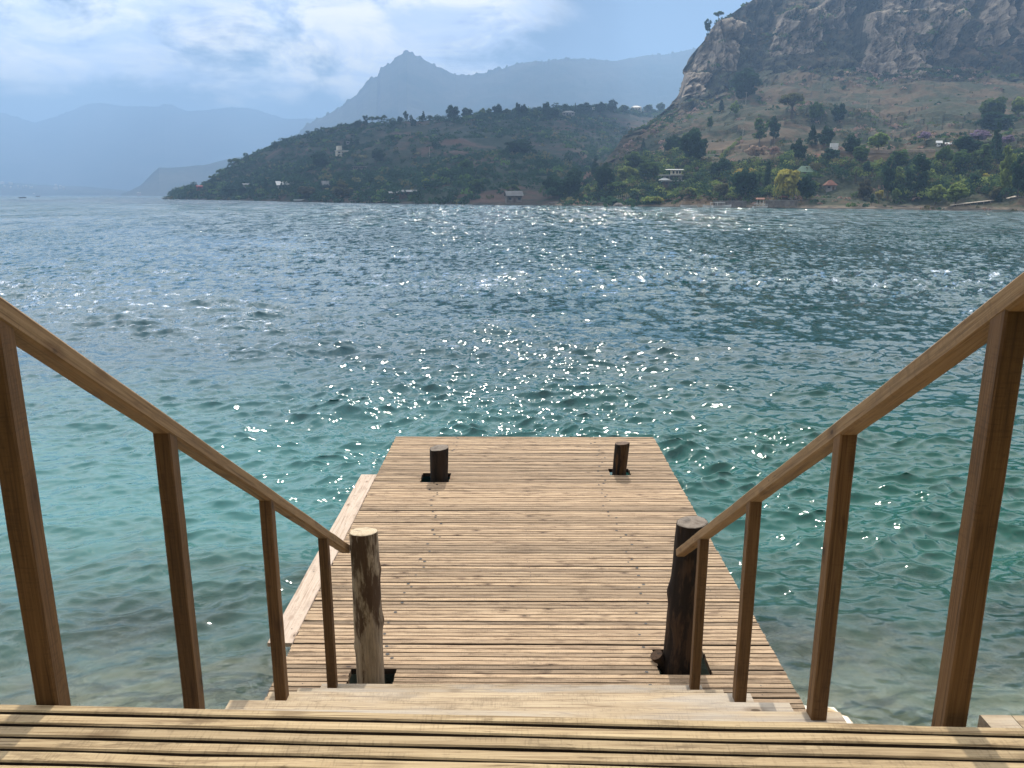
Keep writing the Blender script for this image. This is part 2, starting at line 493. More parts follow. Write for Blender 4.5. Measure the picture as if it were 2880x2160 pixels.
D = 2880 / 2212.0
def hcols(pts, shore_v, Y0, Y1, Ym=None):
    """simple mountain: crest in display pixels"""
    out = []
    for (x, y) in pts:
        u, v = x * D, y * D
        ym = Y0 + (Y1 - Y0) * 0.55
        out.append((u, [(shore_v, Y0), (shore_v * 0.45 + v * 0.55, ym), (v, Y1)]))
    return out

# far range on the left
landform('mountain', M['far_slope'], hcols([(-500, 300), (-250, 235), (-60, 232), (0, 243), (40, 256), (75, 265), (120, 250), (160, 236), (190, 225), (215, 224), (250, 228), (330, 232), (345, 231), (356, 226), (370, 228), (400, 240), (430, 240), (470, 236), (505, 230), (545, 234), (590, 249), (612, 256), (672, 256), (760, 262), (900, 300)], 547.2, 4600, 5900),
         400, (14, 16), 7, 0.003, 3, shag=7)
# pointed peak and the long ridge behind the headland
landform('mountain', M['far_slope'], hcols([(600, 330), (640, 300), (660, 272), (700, 250), (740, 233), (752, 222), (770, 208), (785, 186), (800, 172), (815, 168), (822, 150), (842, 140), (860, 122), (872, 116), (879, 111), (890, 118), (905, 126), (935, 138), (955, 152), (985, 163), (1015, 164), (1035, 158), (1060, 152), (1090, 147), (1120, 137), (1155, 131), (1175, 133), (1195, 127), (1240, 125), (1290, 127), (1330, 133), (1370, 131), (1400, 124), (1440, 117), (1490, 108), (1600, 95), (1800, 100), (2100, 150)], 547, 2300, 3400),
         900, (14, 22), 10, 0.004, 9, shag=9)
# low flat topped point in front of the far range
landform('hill', M['far_slope'], hcols([(262, 420), (285, 411), (305, 399), (325, 378), (343, 361), (380, 360), (440, 359), (470, 350), (495, 343), (540, 335), (640, 330), (800, 330)], 548.3, 2500, 2900),
         120, (8, 10), 3, 0.009, 21)
# low shore strip of the town
landform('shore', M['far_slope'], hcols([(-400, 392), (-100, 394), (0, 396), (60, 397), (120, 400), (200, 404), (260, 410), (300, 415), (400, 419)], 548.0, 3100, 3600),
         160, (5, 6), 1.5, 0.02, 33)

headland, HG, HP, HB = landform('headland', M['headland'], [
    (466, [(560.7, 722), (558, 727), (557, 735)]),
    (500, [(561, 712), (550, 735), (544, 755)]),
    (560, [(562.3, 670), (546, 700), (529, 745)]),
    (620, [(563.3, 620), (532, 680), (500, 750)]),
    (650, [(564, 605), (518, 680), (470, 760)]),
    (700, [(565, 570), (500, 670), (442, 780)]),
    (780, [(566.5, 515), (480, 640), (405, 790)]),
    (850, [(568, 470), (470, 610), (382, 790)]),
    (1000, [(571, 410), (460, 560), (349, 760)]),
    (1150, [(573.5, 375), (455, 520), (333, 740)]),
    (1300, [(575, 350), (455, 500), (328, 740)]),
    (1450, [(577, 330), (460, 500), (318, 770)]),
    (1600, [(578.5, 312), (470, 520), (311, 840)]),
    (1700, [(579.5, 303), (480, 560), (308, 920)]),
    (1800, [(580.5, 292), (470, 600), (309, 1000)]),
    (1950, [(582, 282), (450, 640), (305, 1050)]),
    (2100, [(583, 272), (450, 680), (305, 1050)])],
    330, (26, 34), 4.0, 0.012, 41)

mountain_side, MG, MP, MBV = landform('mountainside', M['mountain_side'], [
    (1560, [(578.1, 316), (562, 330), (548, 350), (538, 370), (530, 385), (524, 395)]),
    (1640, [(578.9, 308), (558, 326), (534, 352), (515, 380), (500, 400), (492, 415)]),
    (1706, [(579.5, 303), (545, 325), (507, 365), (482, 410), (465, 440), (455, 460)]),
    (1757, [(580.2, 296), (545, 318), (492, 365), (448, 425), (420, 470), (404, 500)]),
    (1823, [(581, 288), (545, 310), (480, 365), (420, 430), (375, 500), (345, 560)]),
    (1875, [(582, 283), (545, 304), (474, 357), (402, 430), (340, 510), (296, 580)]),
    (1908, [(582.4, 279), (545, 300), (470, 350), (392, 430), (320, 520), (268, 600)]),
    (1920, [(582.6, 278), (545, 299), (469, 348), (388, 430), (312, 525), (200, 605)]),
    (1953, [(583, 275), (545, 295), (465, 342), (372, 430), (290, 540), (150, 612)]),
    (1990, [(583.2, 273), (546, 292), (463, 338), (365, 430), (270, 550), (82, 622)]),
    (2031, [(583.6, 271), (547, 289), (462, 335), (358, 430), (245, 560), (42, 632)]),
    (2083, [(584, 268), (548, 285), (460, 330), (350, 430), (232, 570), (20, 640)]),
    (2160, [(585, 260), (549, 277), (460, 322), (345, 425), (218, 570), (-15, 650)]),
    (2250, [(586, 252), (550, 270), (460, 315), (340, 420), (205, 570), (-70, 660)]),
    (2400, [(587.8, 242), (553, 258), (465, 306), (345, 408), (200, 565), (-120, 670)]),
    (2500, [(589, 236), (555, 250), (470, 300), (350, 400), (215, 560), (-150, 680)]),
    (2700, [(592, 215), (560, 228), (480, 275), (360, 380), (190, 550), (-200, 680)]),
    (2880, [(597.5, 196), (565, 210), (490, 255), (370, 360), (200, 540), (-230, 680)]),
    (3300, [(610, 165), (580, 175), (510, 220), (390, 330), (235, 520), (-250, 680)]),
    (3900, [(640, 118), (610, 130), (530, 180), (420, 300), (250, 500), (-250, 680)])],
    860, (14, 22, 34, 44, 96), 5.0, 0.016, 55, cliff=(5.0, 6.0, 9.0))

def hit(u, v):
    d = ray(u, v).normalized()
    best = None
    for b in (HB, MBV):
        h = b.ray_cast(CAMLOC, d)
        if h[0] is not None and (best is None or h[3] < best[3]): best = h
    return best

def ground(u, v):
    """ground point seen at a pixel; walks down the picture until there is ground"""
    for k in range(60):
        h = hit(u, v + k * 1.5)
        if h is not None: return h[0].copy()
    return at_z(u, v, 0.0)

def px(p):
    """metres per photograph pixel at a point"""
    w = p - CAMLOC
    fwd = CAMR @ Vector((0, 0, -1))
    return w.dot(fwd) / F

# ------------------------------------------------------------------ trees
def leaf_quads(mb, c, r, n, size, tone, flat=1.0, mat=0):
    for _ in range(n):
        d = Vector((random.gauss(0, 1), random.gauss(0, 1), random.gauss(0, 1))).normalized()
        rr = r * random.uniform(0.55, 1.05)
        p = Vector(c) + Vector((d.x * rr, d.y * rr, d.z * rr * flat))
        nrm = (d + Vector((random.gauss(0, .7), random.gauss(0, .7), random.gauss(0, .7)))).normalized()
        a = nrm.orthogonal().normalized()
        b = nrm.cross(a)
        ang = random.uniform(0, 6.28)
        a, b = a * math.cos(ang) + b * math.sin(ang), b * math.cos(ang) - a * math.sin(ang)
        s = size * random.uniform(0.6, 1.3)
        mb.add([tuple(p - a * s - b * s * .6), tuple(p + a * s - b * s * .7), tuple(p + a * s * .8 + b * s * .6), tuple(p - a * s * .7 + b * s * .75)], [(0, 1, 2, 3)], mat, min(1, max(0, tone + random.uniform(-.22, .22))))

def crown_round(w=0.42, h0=0.28, clusters=26, per=40, spread=1.0):
    mb = MB()
    cz = (h0 + 1) / 2
    hz = (1 - h0) / 2
    for i in range(clusters):
        d = Vector((random.gauss(0, 1), random.gauss(0, 1), random.gauss(0, 1))).normalized()
        q = random.random() ** 0.4
        c = (d.x * w * .78 * q, d.y * w * .78 * q, cz + d.z * hz * .8 * q)
        leaf_quads(mb, c, w * random.uniform(.22, .40) * spread, per, w * .115, random.random(), hz / w * .8)
    return mb
def crown_umbrella(w=0.55, clusters=24, per=36):
    mb = MB()
    for i in range(clusters):
        a, q = random.uniform(0, 6.28), random.random() ** .5
        c = (math.cos(a) * w * .85 * q, math.sin(a) * w * .85 * q, 0.86 - 0.16 * q * q + random.uniform(-.05, .05))
        leaf_quads(mb, c, w * random.uniform(.2, .3), per, w * .10, random.random(), 0.5)
    return mb
def crown_cypress(w=0.14, clusters=24, per=30):
    mb = MB()
    for i in range(clusters):
        z = 0.06 + 0.94 * i / clusters
        rr = w * (1 - ((z - .3) / .75) ** 2 if z > .3 else .75 + .25 * z / .3)
        a = random.uniform(0, 6.28)
        leaf_quads(mb, (math.cos(a) * rr * .3, math.sin(a) * rr * .3, z), max(.02, rr * .8), per, w * .24, random.random(), 1.2)
    return mb
def crown_conifer(w=0.3, clusters=46, per=20):
    mb = MB()
    for i in range(clusters):
        z = 0.16 + 0.84 * random.random() ** 1.15
        rr = w * (1.03 - z) ** .8
        a = random.uniform(0, 6.28)
        leaf_quads(mb, (math.cos(a) * rr * .75, math.sin(a) * rr * .75, z), .03 + rr * .34, per, w * .12, random.random(), .7)
    return mb
def crown_tall(w=0.26, clusters=26, per=34):
    mb = MB()
    for i in range(clusters):
        z = 0.22 + 0.76 * random.random()
        rr = w * (1 - abs(z - .6) ** 2 * 3.2) * random.random() ** .5
        a = random.uniform(0, 6.28)
        leaf_quads(mb, (math.cos(a) * rr, math.sin(a) * rr, z), w * random.uniform(.25, .42), per, w * .14, random.random(), 1.0)
    return mb
def crown_willow(w=0.48):
    mb = crown_round(w, 0.16, 30, 44, 1.05)
    for i in range(70):                                   # hanging strands
        a = random.uniform(0, 6.28); rr = w * random.uniform(.5, .98)
        z = random.uniform(.3, .62)
        for k in range(7):
            leaf_quads(mb, (math.cos(a) * rr, math.sin(a) * rr, z - k * .045), .014, 2, .018, random.random())
    return mb
def crown_sparse(w=0.5, clusters=22):
    return crown_round(w, 0.3, clusters, 22, .8)
def crown_palm():
    mb = MB()
    for i in range(22):
        a = i * 2.4 + random.uniform(-.2, .2)
        up = random.uniform(-.1, .9)
        L = random.uniform(.32, .42)
        prev = None
        for k in range(8):
            f = k / 7
            p = Vector((math.cos(a) * L * f, math.sin(a) * L * f, 0.78 + (up * f - 1.15 * f * f) * L * .8))
            wd = .045 * (1 - f * .85)
            s = Vector((-math.sin(a), math.cos(a), -.25)) * wd
            s2 = Vector((math.sin(a), -math.cos(a), -.25)) * wd
            if prev:
                mb.add([tuple(prev[0]), tuple(p + s), tuple(p), tuple(prev[2])], [(0, 1, 2, 3)], 0, random.random())
                mb.add([tuple(prev[2]), tuple(p), tuple(p + s2), tuple(prev[1])], [(0, 1, 2, 3)], 0, random.random())
            prev = (p + s, p + s2, p)
    return mb
def trunk_mb(top=0.6, r=0.022, limbs=5, spread=0.2, lean=0.0):
    mb = MB()
    pts = [(lean * t * t + random.uniform(-.01, .01), random.uniform(-.01, .01), top * t) for t in (-.06, .3, .6, 1)]
    mb.tube(pts, [r * 1.4, r, r * .8, r * .45], 7)
    for i in range(limbs):
        a = i * 6.28 / max(1, limbs) + random.uniform(-.4, .4)
        z0 = top * random.uniform(.5, .95)
        mb.tube([(lean * (z0 / top) ** 2, 0, z0), (math.cos(a) * spread * .5, math.sin(a) * spread * .5, z0 + .12), (math.cos(a) * spread, math.sin(a) * spread, z0 + random.uniform(.16, .28))], [r * .55, r * .4, r * .15], 5)
    return mb

def mesh_of(mb, name, mat):
    o = mb.build(name, mat)
    me = o.data
    bpy.data.objects.remove(o)
    return me
KINDS = {}
def kind(key, name, leaf, crowns, trunk, bark='bark'):
    KINDS[key] = (name, [mesh_of(c, 'crown', M[leaf]) for c in crowns], [mesh_of(t, 'trunk', M[bark]) for t in trunk])
for key, leaf in (('round', 'leaf_mid'), ('dark', 'leaf_dark'), ('light', 'leaf_light'), ('olive', 'leaf_olive')):
    kind(key, 'broadleaf_tree', leaf, [crown_round(random.uniform(.4, .5), random.uniform(.02, .18), random.randint(26, 36), 42) for _ in range(3)], [trunk_mb(.5, .024, 5, .2) for _ in range(2)])
kind('clump', 'bushy_tree', 'leaf_dark', [crown_round(.48, -.05, 40, 40) for _ in range(2)], [trunk_mb(.4, .02, 5, .2)])
kind('clump_mid', 'bushy_tree', 'leaf_mid', [crown_round(.48, -.05, 40, 40) for _ in range(2)], [trunk_mb(.4, .02, 5, .2)])
kind('umbrella', 'umbrella_tree', 'leaf_mid', [crown_umbrella() for _ in range(2)], [trunk_mb(.72, .022, 7, .32) for _ in range(2)], 'bark_dark')
kind('umbrella_olive', 'umbrella_tree', 'leaf_olive', [crown_umbrella(.5, 26, 40)], [trunk_mb(.62, .05, 8, .3)], 'bark_dark')
kind('cypress', 'cypress_tree', 'leaf_dark', [crown_cypress() for _ in range(2)], [trunk_mb(.3, .02, 0)], 'bark_dark')
kind('conifer', 'conifer_tree', 'leaf_dark', [crown_conifer() for _ in range(2)], [trunk_mb(.9, .018, 4, .1)], 'bark_dark')
kind('tall', 'tall_tree', 'leaf_dark', [crown_tall() for _ in range(2)], [trunk_mb(.8, .02, 6, .14)])
kind('tall_mid', 'tall_tree', 'leaf_mid', [crown_tall() for _ in range(2)], [trunk_mb(.8, .02, 6, .14)])
kind('tall_light', 'tall_tree', 'leaf_light', [crown_tall(.3) for _ in range(2)], [trunk_mb(.8, .02, 6, .14)])
kind('willow', 'willow_tree', 'leaf_yellow', [crown_willow()], [trunk_mb(.55, .04, 6, .22)])
kind('dry', 'dry_tree', 'leaf_dry', [crown_sparse(.55, 26)], [trunk_mb(.65, .02, 9, .35)])
kind('purple', 'jacaranda_tree', 'leaf_purple', [crown_sparse(.55, 26)], [trunk_mb(.6, .02, 8, .3)])
kind('yellowish', 'broadleaf_tree', 'leaf_yellow', [crown_sparse(.42, 26)], [trunk_mb(.5, .024, 5, .2)])
kind('palm', 'palm_tree', 'leaf_mid', [crown_palm()], [trunk_mb(.8, .018, 0)])

NT_ = [0]
def tree(key, u, v, hpx, wpx, label, group=None, cat=None, base=None):
    """u, v: foot of the tree in the photograph; hpx, wpx: its height and crown width there"""
    name, crowns, trunks = KINDS[key]
    p = base if base is not None else ground(u, v)
    s = px(p)
    H = hpx * s
    ref = {'clump': .95, 'clump_mid': .95, 'round': .9, 'dark': .9, 'light': .9, 'olive': .9, 'umbrella': 1.15, 'umbrella_olive': 1.05, 'cypress': .27, 'conifer': .55, 'tall': .6, 'tall_mid': .6, 'tall_light': .66, 'willow': 1.0, 'dry': 1.05, 'purple': 1.05, 'yellowish': .8, 'palm': .72}[key]
    W = wpx * s / ref
    NT_[0] += 1
    o = empty(name, (p.x, p.y, p.z - 0.02 * H), random.uniform(0, 6.28), (W, W, H))
    tag(o, label, cat or ('palm' if key == 'palm' else 'tree'), group)
    for nm, lst in (('crown', crowns), ('trunk', trunks)):
        c = bpy.data.objects.new(nm, lst[NT_[0] % len(lst)])
        C.objects.link(c)
        c.parent = o
    return o

# ------------------------------------------------------------------ dock, stairs, landing
def part(mb, name, mats, parent, smooth=False):
    o = mb.build(name, mats, parent, smooth)
    o.location = -parent.location
    return o
WZ = lambda down: EYE - down          # height from the drop below the eye

holes = [(-1.36, -0.99, 5.40, 5.69), (1.17, 1.60, 5.67, 6.00), (-1.32, -0.925, 10.06, 10.36), (1.30, 1.59, 10.33, 10.55)]
dock = empty('dock', (0.1, 8.4, 0))
tag(dock, 'weathered slatted wooden dock reaching out over the green lake', 'dock')
DX0, DX1, DY0, DY1 = -1.95, 2.20, 4.55, 12.02
mb = MB()
y = DY0
k = 0
while y < DY1:
    w = 0.0535 + random.uniform(-.004, .004)
    gap = 0.0062 if k % 6 else random.choice((0.011, 0.016, 0.020))
    x0, x1 = DX0 + random.uniform(-.006, .006), DX1 + random.uniform(-.006, .006)
    spans = [(x0, x1)]
    for (hx0, hx1, hy0, hy1) in holes:
        if y + w > hy0 and y < hy1:
            ns = []
            for (a, b) in spans:
                if hx0 > a and hx1 < b: ns += [(a, hx0 + random.uniform(-.008, .008)), (hx1 + random.uniform(-.008, .008), b)]
                else: ns.append((a, b))
            spans = ns
    tone = random.random()
    dz = random.uniform(-.0015, .0015)
    for (a, b) in spans:
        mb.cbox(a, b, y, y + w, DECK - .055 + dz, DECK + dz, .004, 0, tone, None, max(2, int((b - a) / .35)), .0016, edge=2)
    # countersunk bolt holes in two wandering rows, small nails between
    if k % 3 == 0 or random.random() < .22:
        for cx, jit, rr in ((-1.03, .06, .0125), (1.19, .07, .0125)):
            cx += (0.10 if cx < 0 else 0.06) * math.sin(y * 1.7 + (0 if cx < 0 else 1.3))
            if any(h[0] - .03 < cx < h[1] + .03 and h[2] - .03 < y + w / 2 < h[3] + .03 for h in holes): continue
            r2 = rr * random.uniform(.8, 1.25)
            n = 10
            ox = random.uniform(-jit, jit)
            mb.add([(cx + ox + math.cos(q * 6.283 / n) * r2 * 1.2, y + w / 2 + math.sin(q * 6.283 / n) * r2, DECK + .0028) for q in range(n)], [tuple(range(n))], 1)
    if random.random() < .5:
        n = 6
        for cx in (0.12, 1.92, -1.7):
            ox = random.uniform(-.03, .03)
            mb.add([(cx + ox + math.cos(q * 6.283 / n) * .006, y + w / 2 + math.sin(q * 6.283 / n) * .005, DECK + .0028) for q in range(n)], [tuple(range(n))], 1)
    y += w + gap
    k += 1
part(mb, 'decking', [M['dock'], M['nail'], M['board_edge_shade']], dock)
mb = MB()
mb.cbox(0, 4.22, -.11, .11, DECK - .035, DECK + .004, .006, 0, .55, Matrix.Translation((-2.066, 6.08, 0)) @ Matrix.Rotation(R(90), 4, 'Z'), 12, .002)
for (yy, xx) in ((6.2, -2.1), (6.3, -2.02), (7.4, -2.1), (8.6, -2.03), (9.5, -2.1), (10.2, -2.05)):
    mb.add([(xx + math.cos(q * 1.047) * .007, yy + math.sin(q * 1.047) * .007, DECK + .007) for q in range(6)], [tuple(range(6))], 1)
part(mb, 'side_plank', [M['plank'], M['nail']], dock)['label'] = 'paler smooth board along the dock edge'
for xx in (-1.80, -0.55, 0.75, 2.02):
    mb = MB(); mb.cbox(xx - .05, xx + .05, DY0 + .02, DY1 - .05, DECK - .20, DECK - .058, .006)
    part(mb, 'joist', M['beam'], dock)
for yy in (5.2, 8.5, 11.7):
    mb = MB(); mb.cbox(DX0 + .06, DX1 - .06, yy - .06, yy + .06, DECK - .36, DECK - .203, .006)
    part(mb, 'cross_beam', M['beam'], dock)
for (xx, yy) in ((-1.7, 5.2), (1.95, 5.2), (-1.7, 8.5), (1.95, 8.5), (-1.7, 11.7), (1.95, 11.7)):
    mb = MB(); mb.tube([(xx, yy, -4.5), (xx, yy, DECK - .362)], [.10, .09], 12)
    part(mb, 'pile', M['log_dark'], dock, True)

# landing in front of the camera
landing = empty('landing_deck', (0, 1.0, 0))
tag(landing, 'sunlit slatted landing of narrow boards at the head of the stairs', 'deck')
LM = Matrix.Translation((0, 1.886, 0)) @ Matrix.Rotation(R(-1.66), 4, 'Z')
mb = MB()
y = 0.0
for k in range(38):
    w = 0.0388 + random.uniform(-.002, .002)
    if k == 0: w = 0.03
    tone = random.random()
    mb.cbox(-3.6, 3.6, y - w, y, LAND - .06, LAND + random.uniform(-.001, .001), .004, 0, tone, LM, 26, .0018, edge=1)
    y -= w + 0.0108 + random.uniform(-.0015, .0015)
part(mb, 'decking', [M['landing'], M['board_edge_shade']], landing)
for xx in (-3.2, -1.6, 0.0, 1.6, 3.2):
    mb = MB(); mb.cbox(0, 1.85, -.05, .05, LAND - .22, LAND - .064, .005, 0, .4, LM @ Matrix.Translation((xx, -1.88, 0)) @ Matrix.Rotation(R(90), 4, 'Z'))
    part(mb, 'joist', M['beam'], landing)
for xx in (-3.3, -1.62, 1.62, 3.3):
    for yy in (-.15, -1.7):
        mb = MB(); p = LM @ Vector((xx, yy, 0)); mb.box(p.x - .06, p.x + .06, p.y - .06, p.y + .06, -.6, LAND - .223)
        part(mb, 'support_post', M['beam'], landing)

ledge = empty('wooden_ledge', (2.1, 1.95, LAND))
tag(ledge, 'pale sunlit board ledge beyond the landing, behind the right front post', 'ledge')
mb = MB(); mb.cbox(1.31, 1.395, 1.858, 1.940, LAND - .075, LAND - .029, .004, 0, .8, None, 2, .001); mb.cbox(1.398, 3.4, 1.858, 1.940, LAND - .075, LAND - .030, .004, 0, .3, None, 6, .001)
part(mb, 'top_board', M['tread'], ledge)
mb = MB(); mb.cbox(1.34, 3.4, 1.88, 1.93, LAND - .20, LAND - .078, .004, 0, .6, None, 6, .001)
part(mb, 'bearer', M['beam'], ledge)

stairs = empty('staircase', (0, 3.5, 0))
tag(stairs, 'open wooden staircase of wide pale treads going down to the dock', 'stairs')
noses = [(1, 2.295), (2, 2.853), (3, 3.395), (4, 3.956), (5, 4.483), (6, 5.03)]
xr = {1: 1.36, 2: 1.345, 3: 1.345, 4: 1.34, 5: 1.34, 6: 1.345}
for k, yn in noses:
    z = WZ(1.4 + .345 * k)
    mb = MB()
    mb.cbox(-1.42 if k != 2 else -1.30, xr[k], yn - .235, yn, z - .045, z, .006, 0, random.random(), None, 10, .0012)
    mb.cbox(-1.41 if k != 2 else -1.29, xr[k] - .01, yn - .49, yn - .243, z - .045, z - .001, .006, 0, random.random(), None, 10, .0012)
    part(mb, 'tread', M['tread'], stairs)
for xx in (-1.2, 1.12):
    mb = MB()
    a, b = Vector((xx, 1.95, WZ(1.4) - .32)), Vector((xx, 5.06, DECK + .075))
    L = (b - a).length
    ang = math.atan2(b.z - a.z, b.y - a.y)
    mb.cbox(0, L, -.03, .03, -.10, .10, .004, 0, .4, Matrix.Translation(a) @ Matrix.Rotation(ang, 4, 'X') @ Matrix.Rotation(R(90), 4, 'Z'))
    part(mb, 'stringer', M['beam'], stairs)

under = lambda Y: EYE - (.303 + .6575 * (Y - 1.93))
def handrail(side, label):
    hr = empty('handrail', (-1.33 if side < 0 else 1.27, 3.5, 0))
    tag(hr, label, 'handrail', 'handrails either side of the stairs')
    xc = (lambda Y: -1.332) if side < 0 else (lambda Y: 1.217 + .022 * (Y - 1.9))
    y0, y1 = 1.30, (5.60 if side < 0 else 5.72)
    a = Vector((xc(y0), y0, under(y0))); b = Vector((xc(y1), y1, under(y1)))
    d = (b - a)
    L = d.length
    X = d.normalized(); Yv = Vector((0, 0, 1)).cross(X).normalized(); Z = X.cross(Yv)
    Mx = Matrix((X, Yv, Z)).transposed().to_4x4(); Mx.translation = a
    mb = MB()
    cuts = [0, L * (.885 if side < 0 else .86), L] if side < 0 else [0, L * .50, L * .86, L]
    for i in range(len(cuts) - 1):
        mb.cbox(cuts[i] + (.0012 if i else 0), cuts[i + 1] - .0012, -.0350, .0350, 0, .063 + .001 * (i % 2), .0085, 0, (.35 if side < 0 else .75) + .2 * (i % 2), None, 14, .0012)
    for xs_ in cuts[1:-1]:
        for dx_ in (-.05, .05):
            for s_ in (-1, 1):
                mb.add([(xs_ + dx_ + .0055 * math.cos(k_ * .7854), s_ * .0366, .032 + .0055 * math.sin(k_ * .7854)) for k_ in range(8)], [tuple(range(8)) if s_ < 0 else tuple(reversed(range(8)))], 1)
    ro = mb.build('rail', [M['rail'], M['nail']], hr)
    ro.matrix_local = Matrix.Translation(-hr.location) @ Mx
    feet = [(1.93, WZ(1.4) - .36), (2.79, WZ(1.4 + .69) + .002), (3.86, WZ(1.4 + .345 * 4) + .002), (4.95, WZ(1.4 + .345 * 6) + .002)]
    if side > 0: feet[0] = (1.89, feet[0][1])
    for i, (yf, zb) in enumerate(feet):
        mb = MB()
        x = xc(yf)
        h = .0320
        z0, z1 = under(yf) + .012, under(yf + .064) + .012
        c = .005
        ring = [(x - h + c, yf), (x + h - c, yf), (x + h, yf + c), (x + h, yf + .064 - c), (x + h - c, yf + .064), (x - h + c, yf + .064), (x - h, yf + .064 - c), (x - h, yf + c)]
        vs, n = [], 8
        for s in range(11):
            f = s / 10
            jx, jy = random.uniform(-.0007, .0007), random.uniform(-.0007, .0007)
            for (px_, py_) in ring:
                zt = z0 + (z1 - z0) * (py_ - yf) / .064
                vs.append((px_ + jx, py_ + jy, zb + (zt - zb) * f))
        fs = [(s * n + q, s * n + (q + 1) % n, (s + 1) * n + (q + 1) % n, (s + 1) * n + q) for s in range(10) for q in range(n)]
        fs += [tuple(reversed(range(n))), tuple(range(10 * n, 11 * n))]
        mb.add(vs, fs, 0, random.random())
        part(mb, 'post', M['post'], hr)
    return hr
handrail(-1, 'brown timber handrail with four square posts down the left side of the stairs')
handrail(1, 'brown timber handrail down the right side of the stairs, in front of the dark log')

# log posts standing through the dock
def logpost(x, y, h, rb, rt, mat, cut, label, lean=(0, 0), bumps=(), stub=None, seed=0, ell=1.0):
    root = empty('mooring_post', (x, y, DECK))
    tag(root, label, 'mooring post', 'log posts standing through the dock')
    NS, NR = 40, 60
    vs, fs = [], []
    top = h
    zs = np.concatenate([np.linspace(-2.6, -.1, 10), np.linspace(0, top, NR - 10)])
    for i, z in enumerate(zs):
        f = max(0, min(1, z / top))
        r = rb + (rt - rb) * (f ** .8)
        if z < 0: r = rb * 1.02
        for k in range(NS):
            a = 2 * math.pi * k / NS
            q = np.array([math.cos(a) * 1.6, math.sin(a) * 1.6, z * 1.8 + seed])
            n = float(fbm(q[None], 3, seed)[0])
            fl = float(vnoise(np.array([[math.cos(a) * 4.5, math.sin(a) * 4.5, z * .7 + seed]]), seed + 3)[0])
            rr = r * (1 + .055 * n + .03 * fl)
            for (bz, ba, bh, bs) in bumps:
                da = (a - ba + math.pi) % (2 * math.pi) - math.pi
                rr += bh * math.exp(-((z - bz) / bs) ** 2 - (da / .55) ** 2)
            zz = z
            if i == len(zs) - 1: zz = z + .012 * math.sin(a * 1.0 + seed)
            vs.append((lean[0] * f + math.cos(a) * rr * ell, lean[1] * f + math.sin(a) * rr, zz))
    n = len(zs)
    for i in range(n - 1):
        for k in range(NS):
            p, w = i * NS + k, i * NS + (k + 1) % NS
            fs.append((p, w, w + NS, p + NS))
    mb = MB(); mb.add(vs, fs)
    mb.build('log', mat, root, True)
    mb = MB()
    ring = vs[(n - 1) * NS:]
    cx = sum(v[0] for v in ring) / NS; cy = sum(v[1] for v in ring) / NS
    vv = [(cx, cy, top + .004)]
    for s in (.35, .7, .93, .995):
        for (a, b, c) in ring:
            vv.append((cx + (a - cx) * s, cy + (b - cy) * s, c + (.004 if s < .95 else -.002) + random.uniform(-.0015, .0015)))
    ff = [(0, 1 + k, 1 + (k + 1) % NS) for k in range(NS)]
    for s in range(3):
        for k in range(NS):
            p, w = 1 + s * NS + k, 1 + s * NS + (k + 1) % NS
            ff.append((p, p + NS, w + NS, w))
    # drying cracks: thin dark wedges
    mb.add(vv, ff, 0)
    for a0 in (random.uniform(0, 6), random.uniform(0, 6), random.uniform(0, 6)):
        d = Vector((math.cos(a0), math.sin(a0), 0)); s = Vector((-d.y, d.x, 0))
        r = rt * .85
        c0 = Vector((cx, cy, top + .0075))
        mb.add([tuple(c0 + d * r * .1), tuple(c0 + d * r * .55 + s * .004), tuple(c0 + d * r), tuple(c0 + d * r * .5 - s * .003)], [(0, 1, 2, 3)], 1)
    mb.build('cut_top', [cut, M['nail']], root)
    if stub:
        mb = MB()
        (sx, sy, sz, ex, ey, ez, r0, r1) = stub
        mb.tube([(sx, sy, sz), ((sx + ex) / 2, (sy + ey) / 2, (sz + ez) / 2 - .01), (ex, ey, ez)], [r0, r0 * .9, r1], 14)
        mb.build('branch_stub', [mat], root)
    return root
logpost(-1.18, 5.57, 1.28, .111, .107, M['log_pale'], M['cut_pale'], 'tall pale log post with peeling bark beside the left handrail end', (.0, 0), [(.52, .1, .016, .06), (.95, .3, .012, .05), (.3, 3.0, .012, .05)], None, 3)
logpost(1.395, 5.86, 1.24, .158, .125, M['log_dark'], M['cut_grey'], 'tall thick dark log post behind the right handrail end', (.012, 0), [(.62, 2.9, .022, .08), (.40, -2.6, .015, .1), (.5, .2, .012, .12)], (-.10, .0, -.16, -.225, -.02, .055, .042, .056), 8)
logpost(-1.072, 10.18, .435, .125, .131, M['log_black'], M['cut_grey'], 'short thick black log stump near the far left corner of the dock', (.01, 0), [], None, 14)
logpost(1.445, 10.43, .425, .094, .100, M['log_brown'], M['cut_dark'], 'short slim brown log stump near the far right corner of the dock', (.03, 0), [], None, 21)

# boulder at the foot of the stairs
def rock(name, loc, r, mat, label, seed, sc=(1, 1, .8), cat='boulder', group=None):
    import bmesh
    bm = bmesh.new(); bmesh.ops.create_icosphere(bm, subdivisions=4, radius=1)
    P = np.array([v.co[:] for v in bm.verts])
    n = fbm(P * 1.3 + seed, 4, seed)
    for v, q in zip(bm.verts, n): v.co = Vector((v.co.x * sc[0], v.co.y * sc[1], v.co.z * sc[2])) * r * (1 + .22 * q)
    me = bpy.data.meshes.new(name); bm.to_mesh(me); bm.free()
    me.materials.append(mat); me.polygons.foreach_set('use_smooth', [True] * len(me.polygons))
    o = bpy.data.objects.new(name, me); C.objects.link(o); o.location = loc
    return tag(o, label, cat, group)
m, t, out = new_mat('boulder_stone')
co = t.n('ShaderNodeTexCoord').outputs['Object']
n = t.noise(co, 5, 5, .6)
c = t.ramp(n, [(.40, (.30, .20, .10)), (.47, (.52, .40, .25)), (.52, (.74, .68, .58)), (.8, (.80, .76, .68))])
